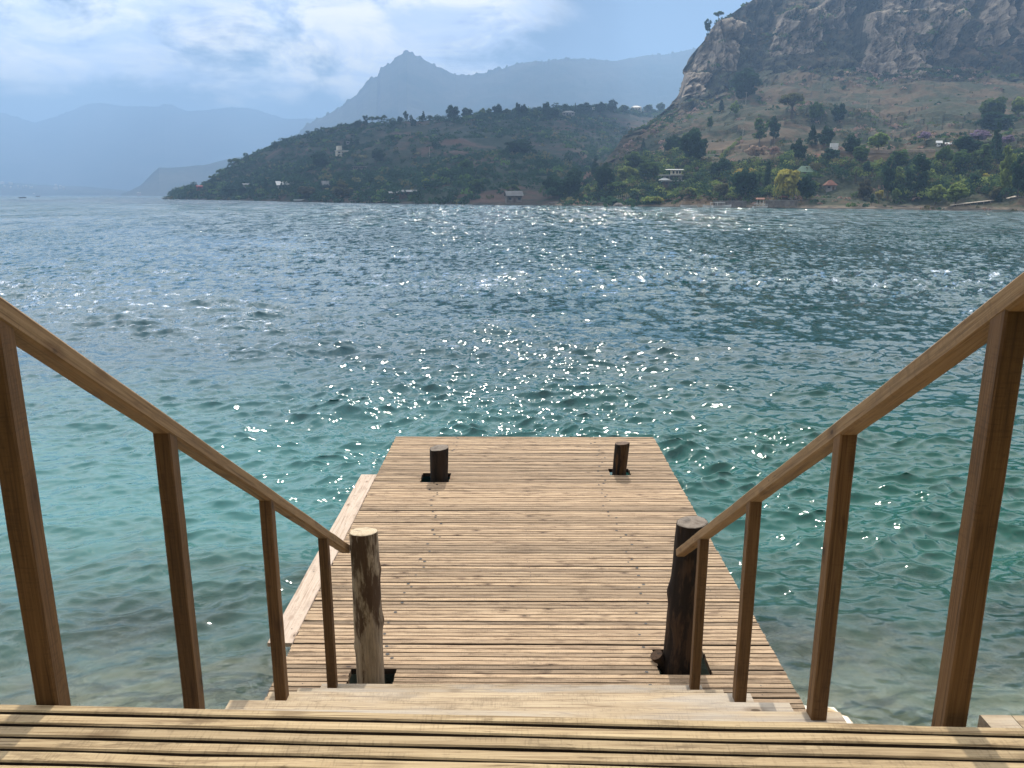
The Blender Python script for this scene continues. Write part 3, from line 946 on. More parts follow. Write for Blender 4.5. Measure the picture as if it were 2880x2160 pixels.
principled(t, out, c, .8, n, .3, .02)
M['boulder'] = m
rock('boulder', (2.36, 5.15, 0.02), .42, M['boulder'], 'pale boulder with tan patches beside the stair foot, right of the treads', 4, (.8, .8, 1.0))

# ------------------------------------------------------------------ lake bed and near shore
def sheet(name, X, Y, zf, mat, kind='structure'):
    XX, YY = np.meshgrid(X, Y, indexing='ij')
    ZZ = zf(XX, YY)
    n0, n1 = XX.shape
    idx = np.arange(n0 * n1).reshape(n0, n1)
    f = np.stack([idx[:-1, :-1], idx[1:, :-1], idx[1:, 1:], idx[:-1, 1:]], -1).reshape(-1, 4)
    me = bpy.data.meshes.new(name)
    me.from_pydata(np.stack([XX, YY, ZZ], -1).reshape(-1, 3).tolist(), [], f.tolist())
    me.materials.append(mat)
    me.polygons.foreach_set('use_smooth', [True] * len(me.polygons))
    o = bpy.data.objects.new(name, me); C.objects.link(o)
    o['kind'] = kind
    return o
def bedz(x, y):
    d = np.interp(y, [-75, -40, -16, -8, -5, -3, -1, 1.5, 4, 6, 8, 10, 13, 20, 40, 7000], [95, 68, 30, 13, 6.0, 2.3, 1.4, .35, -.20, -.42, -.75, -1.3, -2.4, -4.2, -5, -5])  # steep bank behind the camera added and raised to cut sky light
    p = np.stack([x * .8, y * .8, x * 0], -1)
    return d + .10 * fbm(p, 4, 5) + .12 * vnoise(p * .3, 8)
m, t, out = new_mat('pebble_bed')
pos = t.n('ShaderNodeNewGeometry').outputs['Position']
v = t.n('ShaderNodeTexVoronoi'); v.inputs['Scale'].default_value = 9
t.l(pos, v.inputs['Vector'])
n1 = t.noise(pos, .9, 6, .6, .4)
n2 = t.noise(pos, 7, 4, .6)
c = t.mix(t.mapr(n1, .38, .62), (.12, .11, .072), (.36, .31, .245))
c = t.mix(t.mapr(n2, .35, .65, 0, .55), c, (.36, .30, .235))
sepc = t.n('ShaderNodeSeparateColor'); t.l(v.outputs['Color'], sepc.inputs[0])
c = t.mix(t.mapr(sepc.outputs[0], .6, 1, 0, .5), c, (.44, .40, .35))
zs = t.n('ShaderNodeSeparateXYZ'); t.l(pos, zs.inputs[0])
c = t.mix(t.mapr(zs.outputs[2], .9, 2.0), c, t.mix(t.mapr(n2, .35, .65), (.02, .032, .014), (.07, .075, .035)))
principled(t, out, c, .9, v.outputs['Distance'], .4, .03)
M['bed'] = m
sheet('lake_bed', np.concatenate([np.linspace(-8800, -40, 20), np.linspace(-36, 36, 160), np.linspace(40, 8800, 20)]), np.concatenate([np.linspace(-75, -2, 30), np.linspace(-1.5, 24, 110), np.geomspace(26, 8400, 30)]), bedz, M['bed'])

# ------------------------------------------------------------------ water
def build_water():
    Hc = EYE
    vs_ = np.arange(2700, 549.2, -1.9)
    e = np.arctan((vs_ - 1080) / F) + PITCH
    Yr = Hc / np.tan(e)
    Yr = Yr[Yr < 3000]
    Yr = np.concatenate([np.linspace(-1.0, Yr[0], 12)[:-1], Yr, np.geomspace(Yr[-1] * 1.15, 8400, 8)])
    s_in = np.arange(-0.80, 0.8001, 0.0021)
    s_out = 0.80 + np.geomspace(.006, 1.2, 40)
    S = np.concatenate([-s_out[::-1], s_in, s_out])
    nr, nc = len(Yr), len(S)
    Yc = np.maximum(Yr, 1.2) + 1.0
    X = S[None, :] * Yc[:, None]
    Y = np.repeat(Yr[:, None], nc, 1)
    dY = np.gradient(Yr)
    dX = 0.0021 * Yc
    r = np.random.default_rng(5)
    N = 210
    lam = np.exp(r.uniform(np.log(.12), np.log(3.6), N))
    th = r.normal(0, .50, N) + .10
    th = np.where(r.random(N) < .12, r.uniform(-3.1, 3.1, N), th)
    kx = 2 * np.pi / lam * np.sin(th)
    ky = -2 * np.pi / lam * np.cos(th)
    ph = r.uniform(0, 6.283, N)
    slope = .0285 * np.interp(lam, [.12, .25, .6, 1.2, 3.6], [.95, 1.35, 1.15, .62, .45])
    amp = slope / (2 * np.pi / lam)
    Z = np.zeros_like(X); DXx = np.zeros_like(X); DYy = np.zeros_like(X)
    # gusts: patches of livelier and smoother water
    g = fbm(np.stack([X * .09, Y * .16, X * 0], -1), 3, 71)
    g2 = vnoise(np.stack([X * .45, Y * .75, X * 0], -1), 73)
    gust = np.clip(1.0 + .8 * g + .3 * g2, .3, 1.8)
    calm = np.clip((Y - 0.0) / 9.0, .55, 1.0)
    for i in range(N):
        K = math.hypot(kx[i], ky[i])
        a = np.abs(ky[i]) * dY / (2 * np.pi)
        b = np.abs(kx[i]) * dX / (2 * np.pi)
        w = np.clip(1.6 - 2.0 * np.maximum(a, b), 0, 1) 
        rows = np.nonzero(w > 0)[0]
        if len(rows) == 0: continue
        sl = slice(rows[0], rows[-1] + 1)
        p = kx[i] * X[sl] + ky[i] * Y[sl] + ph[i]
        A = (amp[i] * w[sl])[:, None]
        Z[sl] += A * np.cos(p)
        sn = np.sin(p) * A * .85
        DXx[sl] += kx[i] / K * sn * -1
        DYy[sl] += ky[i] / K * sn * -1
    q = gust * calm
    P = np.stack([X + DXx * q, Y + DYy * q, Z * q], -1)
    idx = np.arange(nr * nc).reshape(nr, nc)
    f = np.stack([idx[:-1, :-1], idx[:-1, 1:], idx[1:, 1:], idx[1:, :-1]], -1).reshape(-1, 4)
    me = bpy.data.meshes.new('water')
    me.vertices.add(nr * nc)
    me.vertices.foreach_set('co', P.astype(np.float32).ravel())
    nf = len(f)
    me.loops.add(nf * 4)
    me.loops.foreach_set('vertex_index', f.astype(np.int32).ravel())
    me.polygons.add(nf)
    me.polygons.foreach_set('loop_start', np.arange(0, nf * 4, 4, dtype=np.int32))
    me.polygons.foreach_set('loop_total', np.full(nf, 4, np.int32))
    me.polygons.foreach_set('use_smooth', np.ones(nf, bool))
    me.update(calc_edges=True)
    me.validate()
    o = bpy.data.objects.new('water', me); C.objects.link(o)
    o['kind'] = 'structure'
    return o
water = build_water()

m, t, out = new_mat('lake_water')
geo = t.n('ShaderNodeNewGeometry')
pos = geo.outputs['Position']
sep = t.n('ShaderNodeSeparateXYZ'); t.l(pos, sep.inputs[0])
# ripples too fine for the mesh: a random tilt of the surface
nA = t.noise(t.scale(pos, (1, 1.5, 1)), 7.0, 2, .55, .3, out=1)
nB = t.noise(t.scale(pos, (1, .60, 1), (13, 7, 0)), 2.3, 2, .55, .3, out=1)
nC = t.noise(t.scale(pos, (1, .26, 1), (3, 17, 0)), .95, 2, .55, .2, out=1)
nD = t.noise(t.scale(pos, (1, .07, 1), (31, 5, 0)), .95, 1, .5, .1, out=1)
def centred(vec, k):
    s = t.n('ShaderNodeVectorMath', operation='SUBTRACT'); t.l(vec, s.inputs[0]); s.inputs[1].default_value = (.5, .5, .5)
    x = t.n('ShaderNodeVectorMath', operation='SCALE'); t.l(s.outputs[0], x.inputs[0])
    if isinstance(k, (int, float)): x.inputs['Scale'].default_value = k
    else: t.l(k, x.inputs['Scale'])
    return x.outputs[0]
patch = t.mapr(t.noise(t.scale(pos, (1, .45, 1)), .045, 4, .6, .5), .3, .7, .42, 1.5)
kA = t.math('MULTIPLY', t.mapr(sep.outputs[1], 8, 30, .32, .55), patch)
kB = t.math('MULTIPLY', t.mapr(sep.outputs[1], 9, 45, 0.0, 1.7), patch)
kC = t.math('MULTIPLY', t.math('MULTIPLY', t.mapr(sep.outputs[1], 45, 140, 0.0, 2.0), t.mapr(sep.outputs[1], 160, 320, 1.0, .35)), patch)
kD = t.math('MULTIPLY', t.mapr(sep.outputs[1], 110, 240, 0.0, 2.1), patch)
kB2 = t.math('MULTIPLY', kB, t.mapr(sep.outputs[1], 70, 200, 1.0, .25))
a0 = t.n('ShaderNodeVectorMath', operation='ADD'); t.l(centred(nA, kA), a0.inputs[0]); t.l(centred(nC, kC), a0.inputs[1])
a1 = t.n('ShaderNodeVectorMath', operation='ADD'); t.l(a0.outputs[0], a1.inputs[0]); t.l(centred(nB, kB2), a1.inputs[1])
a4 = t.n('ShaderNodeVectorMath', operation='ADD'); t.l(a1.outputs[0], a4.inputs[0]); t.l(centred(nD, kD), a4.inputs[1])
fl = t.n('ShaderNodeVectorMath', operation='MULTIPLY'); t.l(a4.outputs[0], fl.inputs[0]); fl.inputs[1].default_value = (1, 1, 0)
tl = t.n('ShaderNodeCombineXYZ'); t.l(t.mapr(sep.outputs[1], 15, 200, 0.0, -.13), tl.inputs[1])   # far off only the near sides of the waves are seen
a3 = t.n('ShaderNodeVectorMath', operation='ADD'); t.l(fl.outputs[0], a3.inputs[0]); t.l(tl.outputs[0], a3.inputs[1])
a2 = t.n('ShaderNodeVectorMath', operation='ADD'); t.l(geo.outputs['Normal'], a2.inputs[0]); t.l(a3.outputs[0], a2.inputs[1])
nn = t.n('ShaderNodeVectorMath', operation='NORMALIZE'); t.l(a2.outputs[0], nn.inputs[0])
N = nn.outputs[0]
fr = t.n('ShaderNodeFresnel'); fr.inputs['IOR'].default_value = 1.333; t.l(N, fr.inputs['Normal'])
gl = t.n('ShaderNodeBsdfGlossy'); gl.inputs['Roughness'].default_value = .06; gl.inputs['Color'].default_value = (1, 1, 1, 1); t.l(N, gl.inputs['Normal'])
# water body: clear over the shallows, green and then deep blue green farther out
blot = t.noise(t.scale(pos, (.35, .55, 1)), 1.0, 4, .6, .5)
yy = t.math('ADD', sep.outputs[1], t.math('MULTIPLY', t.math('SUBTRACT', blot, .5), 5.0))
side = t.mapr(sep.outputs[0], -6, 8, 0, 1)
teal = t.mix(side, (.048, .160, .158), (.004, .068, .046))
deep = t.mix(side, (.022, .070, .088), (.005, .046, .046))
body = t.mix(t.mapr(yy, 9, 22), teal, deep)
body = t.mix(t.mapr(yy, 6.0, 10.5), t.mix(side, (.075, .150, .125), (.025, .088, .062)), body)
df = t.n('ShaderNodeBsdfDiffuse'); t.l(body, df.inputs[0])
tp = t.n('ShaderNodeBsdfTransparent'); tp.inputs[0].default_value = (.78, .88, .83, 1)
mb1 = t.n('ShaderNodeMixShader'); t.l(t.mapr(yy, 5.0, 9.8, .04, 1.0), mb1.inputs[0]); t.l(tp.outputs[0], mb1.inputs[1]); t.l(df.outputs[0], mb1.inputs[2])
mw = t.n('ShaderNodeMixShader'); t.l(fr.outputs[0], mw.inputs[0]); t.l(mb1.outputs[0], mw.inputs[1]); t.l(gl.outputs[0], mw.inputs[2])
t.l(mw.outputs[0], out.inputs['Surface'])
water.data.materials.append(m)
# ------------------------------------------------------------------ vegetation that nobody could count
def quad_cloud(name, centers, radii, n, size, mats, matids, flat=.75, tone_c=None):
    centers = np.asarray(centers); radii = np.asarray(radii)
    N = len(centers)
    g = np.random.default_rng(len(name) * 7 + N)
    d = g.normal(size=(N, n, 3)); d /= np.linalg.norm(d, axis=-1, keepdims=True)
    d[..., 2] = np.abs(d[..., 2]) * 1.0 - .18
    rr = radii[:, None, None] * g.uniform(.55, 1.05, (N, n, 1))
    p = centers[:, None] + d * rr * np.array([1, 1, flat])
    nr = d + g.normal(scale=.7, size=d.shape); nr /= np.linalg.norm(nr, axis=-1, keepdims=True)
    a = np.cross(nr, g.normal(size=d.shape)); a /= np.linalg.norm(a, axis=-1, keepdims=True)
    b = np.cross(nr, a)
    s = radii[:, None, None] * size * g.uniform(.6, 1.3, (N, n, 1))
    V = np.stack([p - a * s - b * s * .6, p + a * s - b * s * .7, p + a * s * .8 + b * s * .6, p - a * s * .7 + b * s * .75], 2).reshape(-1, 3)
    nf = N * n
    me = bpy.data.meshes.new(name)
    me.vertices.add(nf * 4); me.vertices.foreach_set('co', V.astype(np.float32).ravel())
    me.loops.add(nf * 4); me.loops.foreach_set('vertex_index', np.arange(nf * 4, dtype=np.int32))
    me.polygons.add(nf)
    me.polygons.foreach_set('loop_start', np.arange(0, nf * 4, 4, dtype=np.int32))
    me.polygons.foreach_set('loop_total', np.full(nf, 4, np.int32))
    for m_ in mats: me.materials.append(m_)
    me.polygons.foreach_set('material_index', np.repeat(np.asarray(matids, np.int32), n))
    me.update(calc_edges=True)
    tn = me.attributes.new('tone', 'FLOAT', 'FACE')
    base = np.repeat(g.random(N) if tone_c is None else tone_c, n)
    tn.data.foreach_set('value', np.clip(base + g.uniform(-.25, .25, nf), 0, 1).astype(np.float32))
    o = bpy.data.objects.new(name, me); C.objects.link(o)
    o['kind'] = 'stuff'
    return o

def scatter(G, par, n, p0, p1, mask, seed):
    g = np.random.default_rng(seed)
    js = np.nonzero((par >= p0) & (par < p1))[0]
    js = js[js < G.shape[1] - 1]
    sub = G[:, js[0]:js[-1] + 2]
    e1 = sub[1:, :-1] - sub[:-1, :-1]; e2 = sub[:-1, 1:] - sub[:-1, :-1]
    ar = np.linalg.norm(np.cross(e1, e2), axis=-1)
    w = (ar / ar.sum()).ravel()
    pick = g.choice(len(w), n, p=w)
    i, j = np.unravel_index(pick, ar.shape)
    fu, fv = g.random((n, 1)), g.random((n, 1))
    P = sub[i, j] * (1 - fu) * (1 - fv) + sub[i + 1, j] * fu * (1 - fv) + sub[i, j + 1] * (1 - fu) * fv + sub[i + 1, j + 1] * fu * fv
    pp = par[js[0] + j]
    keep = g.random(n) < mask(P, pp)
    return P[keep], pp[keep]

def uv_of(P):
    """photograph pixel of points, to know which slope a point belongs to"""
    W = (P - np.array(CAMLOC)) @ np.array(CAMR)
    return 1440 + F * W[:, 0] / -W[:, 2], 1080 - F * W[:, 1] / -W[:, 2]

def mask_head(P, pp):
    u, v = uv_of(P)
    n = fbm(P * .014, 4, 91)
    bare = (u > 1120) & (u < 1580) & (v > 340) & (v < 445)
    base = np.where(u < 1020, .62, np.where(bare, .10, .32))
    low = np.clip((v - 430) / 70, 0, 1)
    m = base + low * .5 + n * .75
    return np.clip(m, .03, 1)
P, pp = scatter(HG, HP, 15000, 1.0, 3.9, mask_head, 1)
r_ = rng.uniform(1.4, 4.0, len(P))
quad_cloud('scrub', P, r_, 16, .27, [M['leaf_dark'], M['leaf_mid'], M['leaf_olive']], rng.choice(3, len(P), p=[.82, .09, .09]))
# wood along the foot of the headland and in the gully
def mask_wood(P, pp):
    u, v = uv_of(P)
    edge = np.interp(u, [480, 700, 1000, 1200, 1500, 1700, 1900], [545, 520, 505, 490, 470, 430, 420])
    n = fbm(P * .02, 3, 17)
    return np.where((v > edge + n * 22) & (P[:, 2] > 1.6) & (v < 566), .85, 0) * np.clip(.95 + n, .4, 1)
P, pp = scatter(HG, HP, 4800, 1.0, 3.6, mask_wood, 2)
r_ = rng.uniform(2.2, 4.6, len(P)) * np.interp(P[:, 1], [300, 700], [.8, 1.15])
P = P + np.stack([r_ * 0, r_ * 0, r_ * .75], -1)
quad_cloud('woodland', P, r_, 46, .155, [M['leaf_dark'], M['leaf_mid'], M['leaf_olive']], rng.choice(3, len(P), p=[.82, .10, .08]), .85)

P, pp = scatter(HG, HP, 1500, 2.85, 3.06, lambda P, pp: np.where(uv_of(P)[0] > 1215, .8, .22), 5)
r_ = rng.uniform(1.4, 3.6, len(P))
P = P + np.stack([r_ * 0, r_ * 0, r_ * .7], -1)
quad_cloud('ridge_scrub', P, r_, 40, .17, [M['leaf_dark'], M['leaf_mid']], rng.choice(2, len(P), p=[.8, .2]), .85)

def mask_mt(P, pp):
    u, v = uv_of(P)
    n = fbm(P * .018, 4, 191)
    m = np.interp(pp, [1.0, 2.2, 3.0, 4.2, 5.0, 5.3, 6.0], [.9, .6, .26, .17, .2, .10, .25]) + n * .6
    m = m + np.where(u < 1960, .18, 0)
    return np.clip(m, .02, 1)
P, pp = scatter(MG, MP, 26000, 1.12, 5.0, mask_mt, 3)
r_ = .5 + 2.3 * rng.random(len(P)) ** 2.4 * np.interp(P[:, 1], [200, 600], [.75, 1.35])
quad_cloud('scrub', P, r_, 16, .26, [M['leaf_dark'], M['leaf_mid'], M['leaf_olive'], M['leaf_dry']], rng.choice(4, len(P), p=[.27, .22, .26, .25]))
P, pp = scatter(MG, MP, 6000, 4.9, 6.4, lambda P, pp: np.clip(.30 + fbm(P * np.array([.03, .03, .012]), 4, 3) * 1.2, 0, 1), 4)
r_ = rng.uniform(1.2, 3.8, len(P))
quad_cloud('cliff_scrub', P, r_, 16, .25, [M['leaf_dark'], M['leaf_mid'], M['leaf_olive']], rng.choice(3, len(P), p=[.4, .3, .3]))
def mask_wood2(P, pp):
    u, v = uv_of(P)
    n = fbm(P * .035, 3, 27)
    beach = (u > 2290) & (u < 2480) & (v > 520)
    top = np.interp(u, [1650, 1760, 1900, 2050, 2200, 2400, 2500, 2700, 2900], [470, 462, 440, 470, 440, 450, 470, 455, 430])
    return np.where((v > top + n * 30) & (P[:, 2] > 1.7) & ~beach, .9, 0) * np.clip(.88 + n, .15, 1)
P, pp = scatter(MG, MP, 8500, 1.0, 3.4, mask_wood2, 6)
r_ = rng.uniform(1.0, 2.9, len(P))
P = P + np.stack([r_ * 0, r_ * 0, r_ * .75], -1)
quad_cloud('woodland', P, r_, 70, .125, [M['leaf_dark'], M['leaf_mid'], M['leaf_olive'], M['leaf_light']], rng.choice(4, len(P), p=[.38, .30, .14, .18]), .9)
# shaggy trees along the far ridges
# ------------------------------------------------------------------ trees one can tell apart
CR = {1: (440, 280, 3.687), 2: (1000, 260, 3.687), 3: (1500, 260, 3.687), 4: (2000, 260, 4.424), 5: (2400, 260, 4.608), 6: (1880, 0, 2.212), 7: (900, 0, 2.212)}
SKY = 'trees on the headland skyline'
SHW = 'trees along the foot of the headland'
SLP = 'trees on the dry slope below the cliffs'
RSH = 'trees along the right hand shore'
HLS = 'trees on the headland slope'
T = [
 (1, 'palm', 280, 935, 862, 60, 'lone little palm at the low tip of the headland', None),
 (1, 'dark', 320, 965, 895, 90, 'low dark bushy tree between the tip palm and the red house', HLS),
 (1, 'round', 385, 970, 905, 80, 'low dark tree touching the red house on its lake side', HLS),
 (1, 'umbrella', 590, 870, 780, 95, 'lowest of three flat-topped trees stepping up the left end of the headland', HLS),
 (1, 'umbrella', 665, 835, 715, 95, 'middle of three flat-topped trees stepping up the left end of the headland', HLS),
 (1, 'umbrella', 805, 720, 605, 140, 'highest and widest of three flat-topped trees at the left end of the headland', HLS),
 (1, 'conifer', 945, 640, 560, 50, 'small pointed tree on the skyline right of the three flat-topped trees', SKY),
 (1, 'dark', 1235, 520, 440, 75, 'round tree standing proud of the skyline above the long pale roof', SKY),
 (1, 'umbrella', 1825, 350, 285, 105, 'spreading tree on the skyline above the white tower house', SKY),
 (1, 'dark', 2090, 300, 215, 80, 'dense dark skyline tree left of the stand of thin-stemmed trees', SKY),
 (1, 'cypress', 1143, 965, 830, 55, 'tall black cypress beside the long pale roof near the water', SHW),
 (1, 'cypress', 1957, 520, 430, 38, 'short cypress just behind the white tower house', HLS),
 (1, 'conifer', 2025, 510, 400, 55, 'left of two pointed conifers right of the white tower house', HLS),
 (1, 'conifer', 2085, 505, 405, 55, 'right of two pointed conifers right of the white tower house', HLS),
 (1, 'dark', 1700, 720, 540, 190, 'very large dark round tree below and left of the white tower house', HLS),
 (1, 'dark', 780, 985, 880, 170, 'dark broad tree on the shore between the red house and the cypress', SHW),
 (1, 'dark', 900, 985, 900, 120, 'second dark broad tree on the shore left of the cypress', SHW),
 (1, 'round', 555, 950, 860, 100, 'leafy tree just right of the red house', SHW),
 (1, 'olive', 1560, 1020, 880, 200, 'large grey-green tree right of the long pale roof', SHW),
 (1, 'olive', 1930, 1020, 850, 240, 'large grey-green tree in front of the gable house', SHW),
 (2, 'dark', 20, 370, 292, 75, 'round skyline tree at the left of the thin-stemmed stand', SKY),
 (2, 'tall', 105, 365, 245, 70, 'feathery tall tree at the left of the thin-stemmed skyline stand', SKY),
 (2, 'umbrella', 172, 350, 248, 95, 'flat-crowned tree second in the thin-stemmed skyline stand', SKY),
 (2, 'umbrella', 242, 340, 245, 95, 'flat-crowned tree third in the thin-stemmed skyline stand', SKY),
 (2, 'umbrella', 300, 325, 232, 58, 'small lollipop tree last in the thin-stemmed skyline stand', SKY),
 (2, 'round', 362, 330, 272, 45, 'tiny round skyline tree right of the lollipop tree', SKY),
 (2, 'dark', 392, 365, 288, 66, 'squat dark skyline tree below the tiny round one', SKY),
 (2, 'dark', 460, 320, 248, 66, 'square-topped dark skyline tree between squat tree and the oval one', SKY),
 (2, 'tall', 522, 300, 188, 58, 'oval-crowned slender skyline tree left of the spire-topped one', SKY),
 (2, 'tall_mid', 575, 290, 225, 45, 'small thin skyline tree just right of the oval-crowned one', SKY),
 (2, 'conifer', 705, 275, 172, 48, 'spire-topped skyline tree standing alone', SKY),
 (2, 'round', 680, 280, 225, 70, 'low round tree at the foot of the spire-topped one', SKY),
 (2, 'round', 775, 285, 238, 62, 'low rounded bushy tree between spire-topped tree and the big dark pyramid', SKY),
 (2, 'dark', 1005, 258, 102, 150, 'biggest skyline tree, a black ragged pyramid on the headland crest', SKY),
 (2, 'dark', 1150, 268, 148, 140, 'broad dome tree immediately right of the black pyramid tree', SKY),
 (2, 'light', 1318, 245, 162, 70, 'pale green skyline tree left of the large dark ball tree', SKY),
 (2, 'round', 1382, 245, 160, 66, 'mid green skyline tree touching the large dark ball tree', SKY),
 (2, 'dark', 1475, 260, 122, 128, 'large dark ball-shaped tree on the headland crest', SKY),
 (2, 'round', 1570, 250, 168, 100, 'low spreading skyline tree right of the dark ball tree', SKY),
 (2, 'dark', 1682, 245, 106, 66, 'narrow upright tree on the crest, left half of a joined pair', SKY),
 (2, 'dark', 1745, 250, 124, 90, 'wider tree on the crest, right half of a joined pair', SKY),
 (2, 'round', 1868, 255, 160, 62, 'small round tree between the joined pair and the double-tiered tree', SKY),
 (2, 'dark', 1978, 270, 100, 100, 'double-tiered tall tree on the crest near the grey ridge house', SKY),
 (2, 'dark', 2060, 280, 160, 130, 'broad tree leaning against the double-tiered tree', SKY),
 (2, 'dark', 2170, 200, 124, 52, 'small ball tree above the grey ridge house', SKY),
 (2, 'dark', 825, 590, 498, 76, 'single dark bush tree alone on the bare brown slope', HLS),
 (2, 'dark', 600, 350, 275, 80, 'dark tree hanging just under the skyline left of the bare slope', HLS),
 (2, 'dark', 380, 500, 435, 50, 'small dark tree on the grassy shoulder above the bare slope', HLS),
 (2, 'dark', 240, 720, 590, 170, 'big dark round tree left of the bare brown slope', HLS),
 (2, 'cypress', 165, 965, 840, 60, 'dark cypress halfway between the gable house and the shed pair', SHW),
 (2, 'round', 1150, 830, 690, 190, 'broad lighter green tree in the middle of the headland foot', SHW),
 (2, 'clump', 1690, 640, 490, 320, 'wide dark thicket-like tree under the bare crest', HLS),
 (2, 'light', 740, 1000, 890, 110, 'pale rounded tree above the shore right of the shed pair', SHW),
 (2, 'round', 1240, 1030, 900, 200, 'large green tree on the shore left of the stone boathouse', SHW),
 (2, 'tall_mid', 1640, 1080, 960, 150, 'leafy pale banana-like clump right behind the stone boathouse', SHW),
 (2, 'dark', 2100, 1100, 870, 240, 'very large dark tree right of the stone boathouse', SHW),
 (3, 'cypress', 433, 250, 112, 24, 'thin black column cypress on the ridge between the two ridge houses', SKY),
 (3, 'dark', 532, 200, 105, 155, 'wide round tree on the ridge just right of the column cypress', SKY),
 (3, 'dark', 695, 215, 100, 130, 'wide hazy tree on the ridge, left one before the white ridge house', SKY),
 (3, 'dark', 815, 205, 78, 125, 'tall hazy tree on the ridge, right one before the white ridge house', SKY),
 (3, 'round', 940, 210, 125, 110, 'low hazy tree touching the white ridge house', SKY),
 (3, 'round', 1190, 205, 125, 120, 'low hazy tree right of the white ridge house', SKY),
 (3, 'round', 1320, 190, 105, 100, 'hazy tree where the ridge meets the mountainside', SKY),
 (3, 'conifer', 640, 860, 685, 95, 'pointed dark conifer at the mouth of the gully', SHW),
 (3, 'dark', 745, 1060, 730, 250, 'huge dark tree filling the mouth of the gully', SHW),
 (3, 'dark', 420, 1080, 780, 230, 'broad dark tree behind the clipped hedge', SHW),
 (3, 'dark', 200, 1085, 840, 230, 'broad dark tree on the shore left of the clipped hedge', SHW),
 (3, 'light', 562, 1090, 945, 72, 'slim pale green tree right behind the clipped hedge', SHW),
 (3, 'umbrella', 870, 1080, 920, 230, 'low spreading tree behind the white kiosk', RSH),
 (3, 'round', 1060, 840, 600, 220, 'lighter green tree on the spur left of the stacked house', SLP),
 (3, 'light', 980, 940, 765, 230, 'yellowish green tree left of the stacked house', RSH),
 (3, 'round', 1190, 900, 700, 240, 'rounded tree immediately left of the stacked house roofs', RSH),
 (3, 'dark', 1660, 720, 365, 320, 'huge dark spreading tree above the stacked house', SLP),
 (3, 'clump', 1440, 650, 440, 200, 'dense tree on the left shoulder of the huge dark spreading tree', SLP),
 (3, 'conifer', 1140, 600, 475, 48, 'small pointed conifer on the spur above the gully', SLP),
 (3, 'conifer', 1580, 1000, 900, 52, 'little pointed conifer right of the stacked house', RSH),
 (3, 'dark', 1940, 900, 690, 260, 'dark round tree right of the terraced field', SLP),
 (3, 'light', 1440, 1100, 1000, 200, 'light green low tree below the stacked house', RSH),
 (3, 'light', 1620, 1090, 980, 160, 'leafy bright tree by the moored white boats', RSH),
 (3, 'round', 1830, 395, 245, 85, 'small tree with visible trunk alone on the dry slope left', SLP),
 (3, 'light', 2085, 245, 85, 92, 'pale upright tree on the dry spur under the cliff', SLP),
 (3, 'cypress', 1945, 205, 80, 60, 'dark narrow tree left of the pale upright tree', SLP),
 (4, 'umbrella_olive', 1000, 330, 8, 345, 'great wide-crowned tree with thick dark trunk on the dry slope', SLP),
 (4, 'round', 1300, 362, 115, 195, 'round-crowned tree with bare trunk right of the great wide tree', SLP),
 (4, 'dark', 1585, 375, 135, 190, 'lopsided green tree beside a stump, rightmost on the dry slope', SLP),
 (4, 'tall_mid', 600, 650, 340, 190, 'airy tall tree with forked trunk above the pink dry tree', SLP),
 (4, 'tall', 770, 640, 285, 170, 'tall airy dark tree just right of the forked one', SLP),
 (4, 'conifer', 1250, 670, 410, 130, 'tall dark conifer left of the pavilion', SLP),
 (4, 'dark', 1410, 680, 425, 230, 'dense dark tree shading the pavilion', SLP),
 (4, 'dark', 1740, 770, 515, 240, 'dense dark tree right of the pavilion', SLP),
 (4, 'dry', 560, 870, 640, 310, 'pinkish leafless-looking tree above the lime topped tree', SLP),
 (4, 'dry', 780, 830, 655, 190, 'smaller pinkish tree with bare branches, right of the first', SLP),
 (4, 'tall', 1080, 900, 560, 200, 'tall dull green tree between the pink trees and the pavilion', SLP),
 (4, 'dark', 1480, 900, 690, 260, 'dark rounded tree below the pavilion', SLP),
 (4, 'dark', 420, 1320, 940, 370, 'large dark tree with lime flat top beside the willow', RSH),
 (4, 'yellowish', 410, 1110, 915, 330, 'lime yellow flat crown showing above the large dark shore tree', RSH),
 (4, 'olive', 110, 1330, 1100, 210, 'olive bushy tree on the shore left of the lime topped tree', RSH),
 (4, 'cypress', 690, 1280, 860, 90, 'tall dark narrow tree between lime topped tree and the willow', RSH),
 (4, 'willow', 935, 1330, 950, 330, 'bright yellow green willow on the shore wall', None),
 (4, 'dark', 1180, 1330, 1000, 260, 'dark tree under the green roof, right of the willow', RSH),
 (4, 'umbrella', 1240, 1180, 990, 280, 'flat spreading tree in front of the green roof', RSH),
 (4, 'light', 1290, 1250, 1100, 120, 'small light tree left of the tile roofed house', RSH),
 (4, 'palm', 1790, 1120, 880, 210, 'tall palm with drooping fronds on the right shore slope', None),
 (4, 'dark', 1930, 1080, 850, 130, 'slim dark tree touching the palm', RSH),
 (4, 'round', 1860, 880, 650, 230, 'broad green tree on the slope above the palm', SLP),
 (4, 'light', 2080, 740, 500, 240, 'feathery light green tree near the right end of the slope road', SLP),
 (4, 'olive', 1900, 1340, 1090, 230, 'scrubby olive tree above the little beach', RSH),
 (4, 'yellowish', 2080, 1380, 1190, 110, 'small straw coloured tree at the edge of the beach', RSH),
 (5, 'tall', 435, 1400, 820, 190, 'tall dark slender tree right of the little beach', RSH),
 (5, 'round', 590, 1000, 735, 330, 'arching green crown above the tall shore trees', RSH),
 (5, 'tall_light', 555, 1250, 985, 150, 'bright yellow green slender tree between two tall dark trees', RSH),
 (5, 'tall', 800, 1390, 830, 300, 'broad very tall dark tree at the centre of the right shore', RSH),
 (5, 'light', 545, 1420, 1240, 110, 'small pale tree with thin trunk on the shore lawn', RSH),
 (5, 'umbrella', 1140, 1190, 685, 240, 'pine-like tree with two bare trunks on the right slope', RSH),
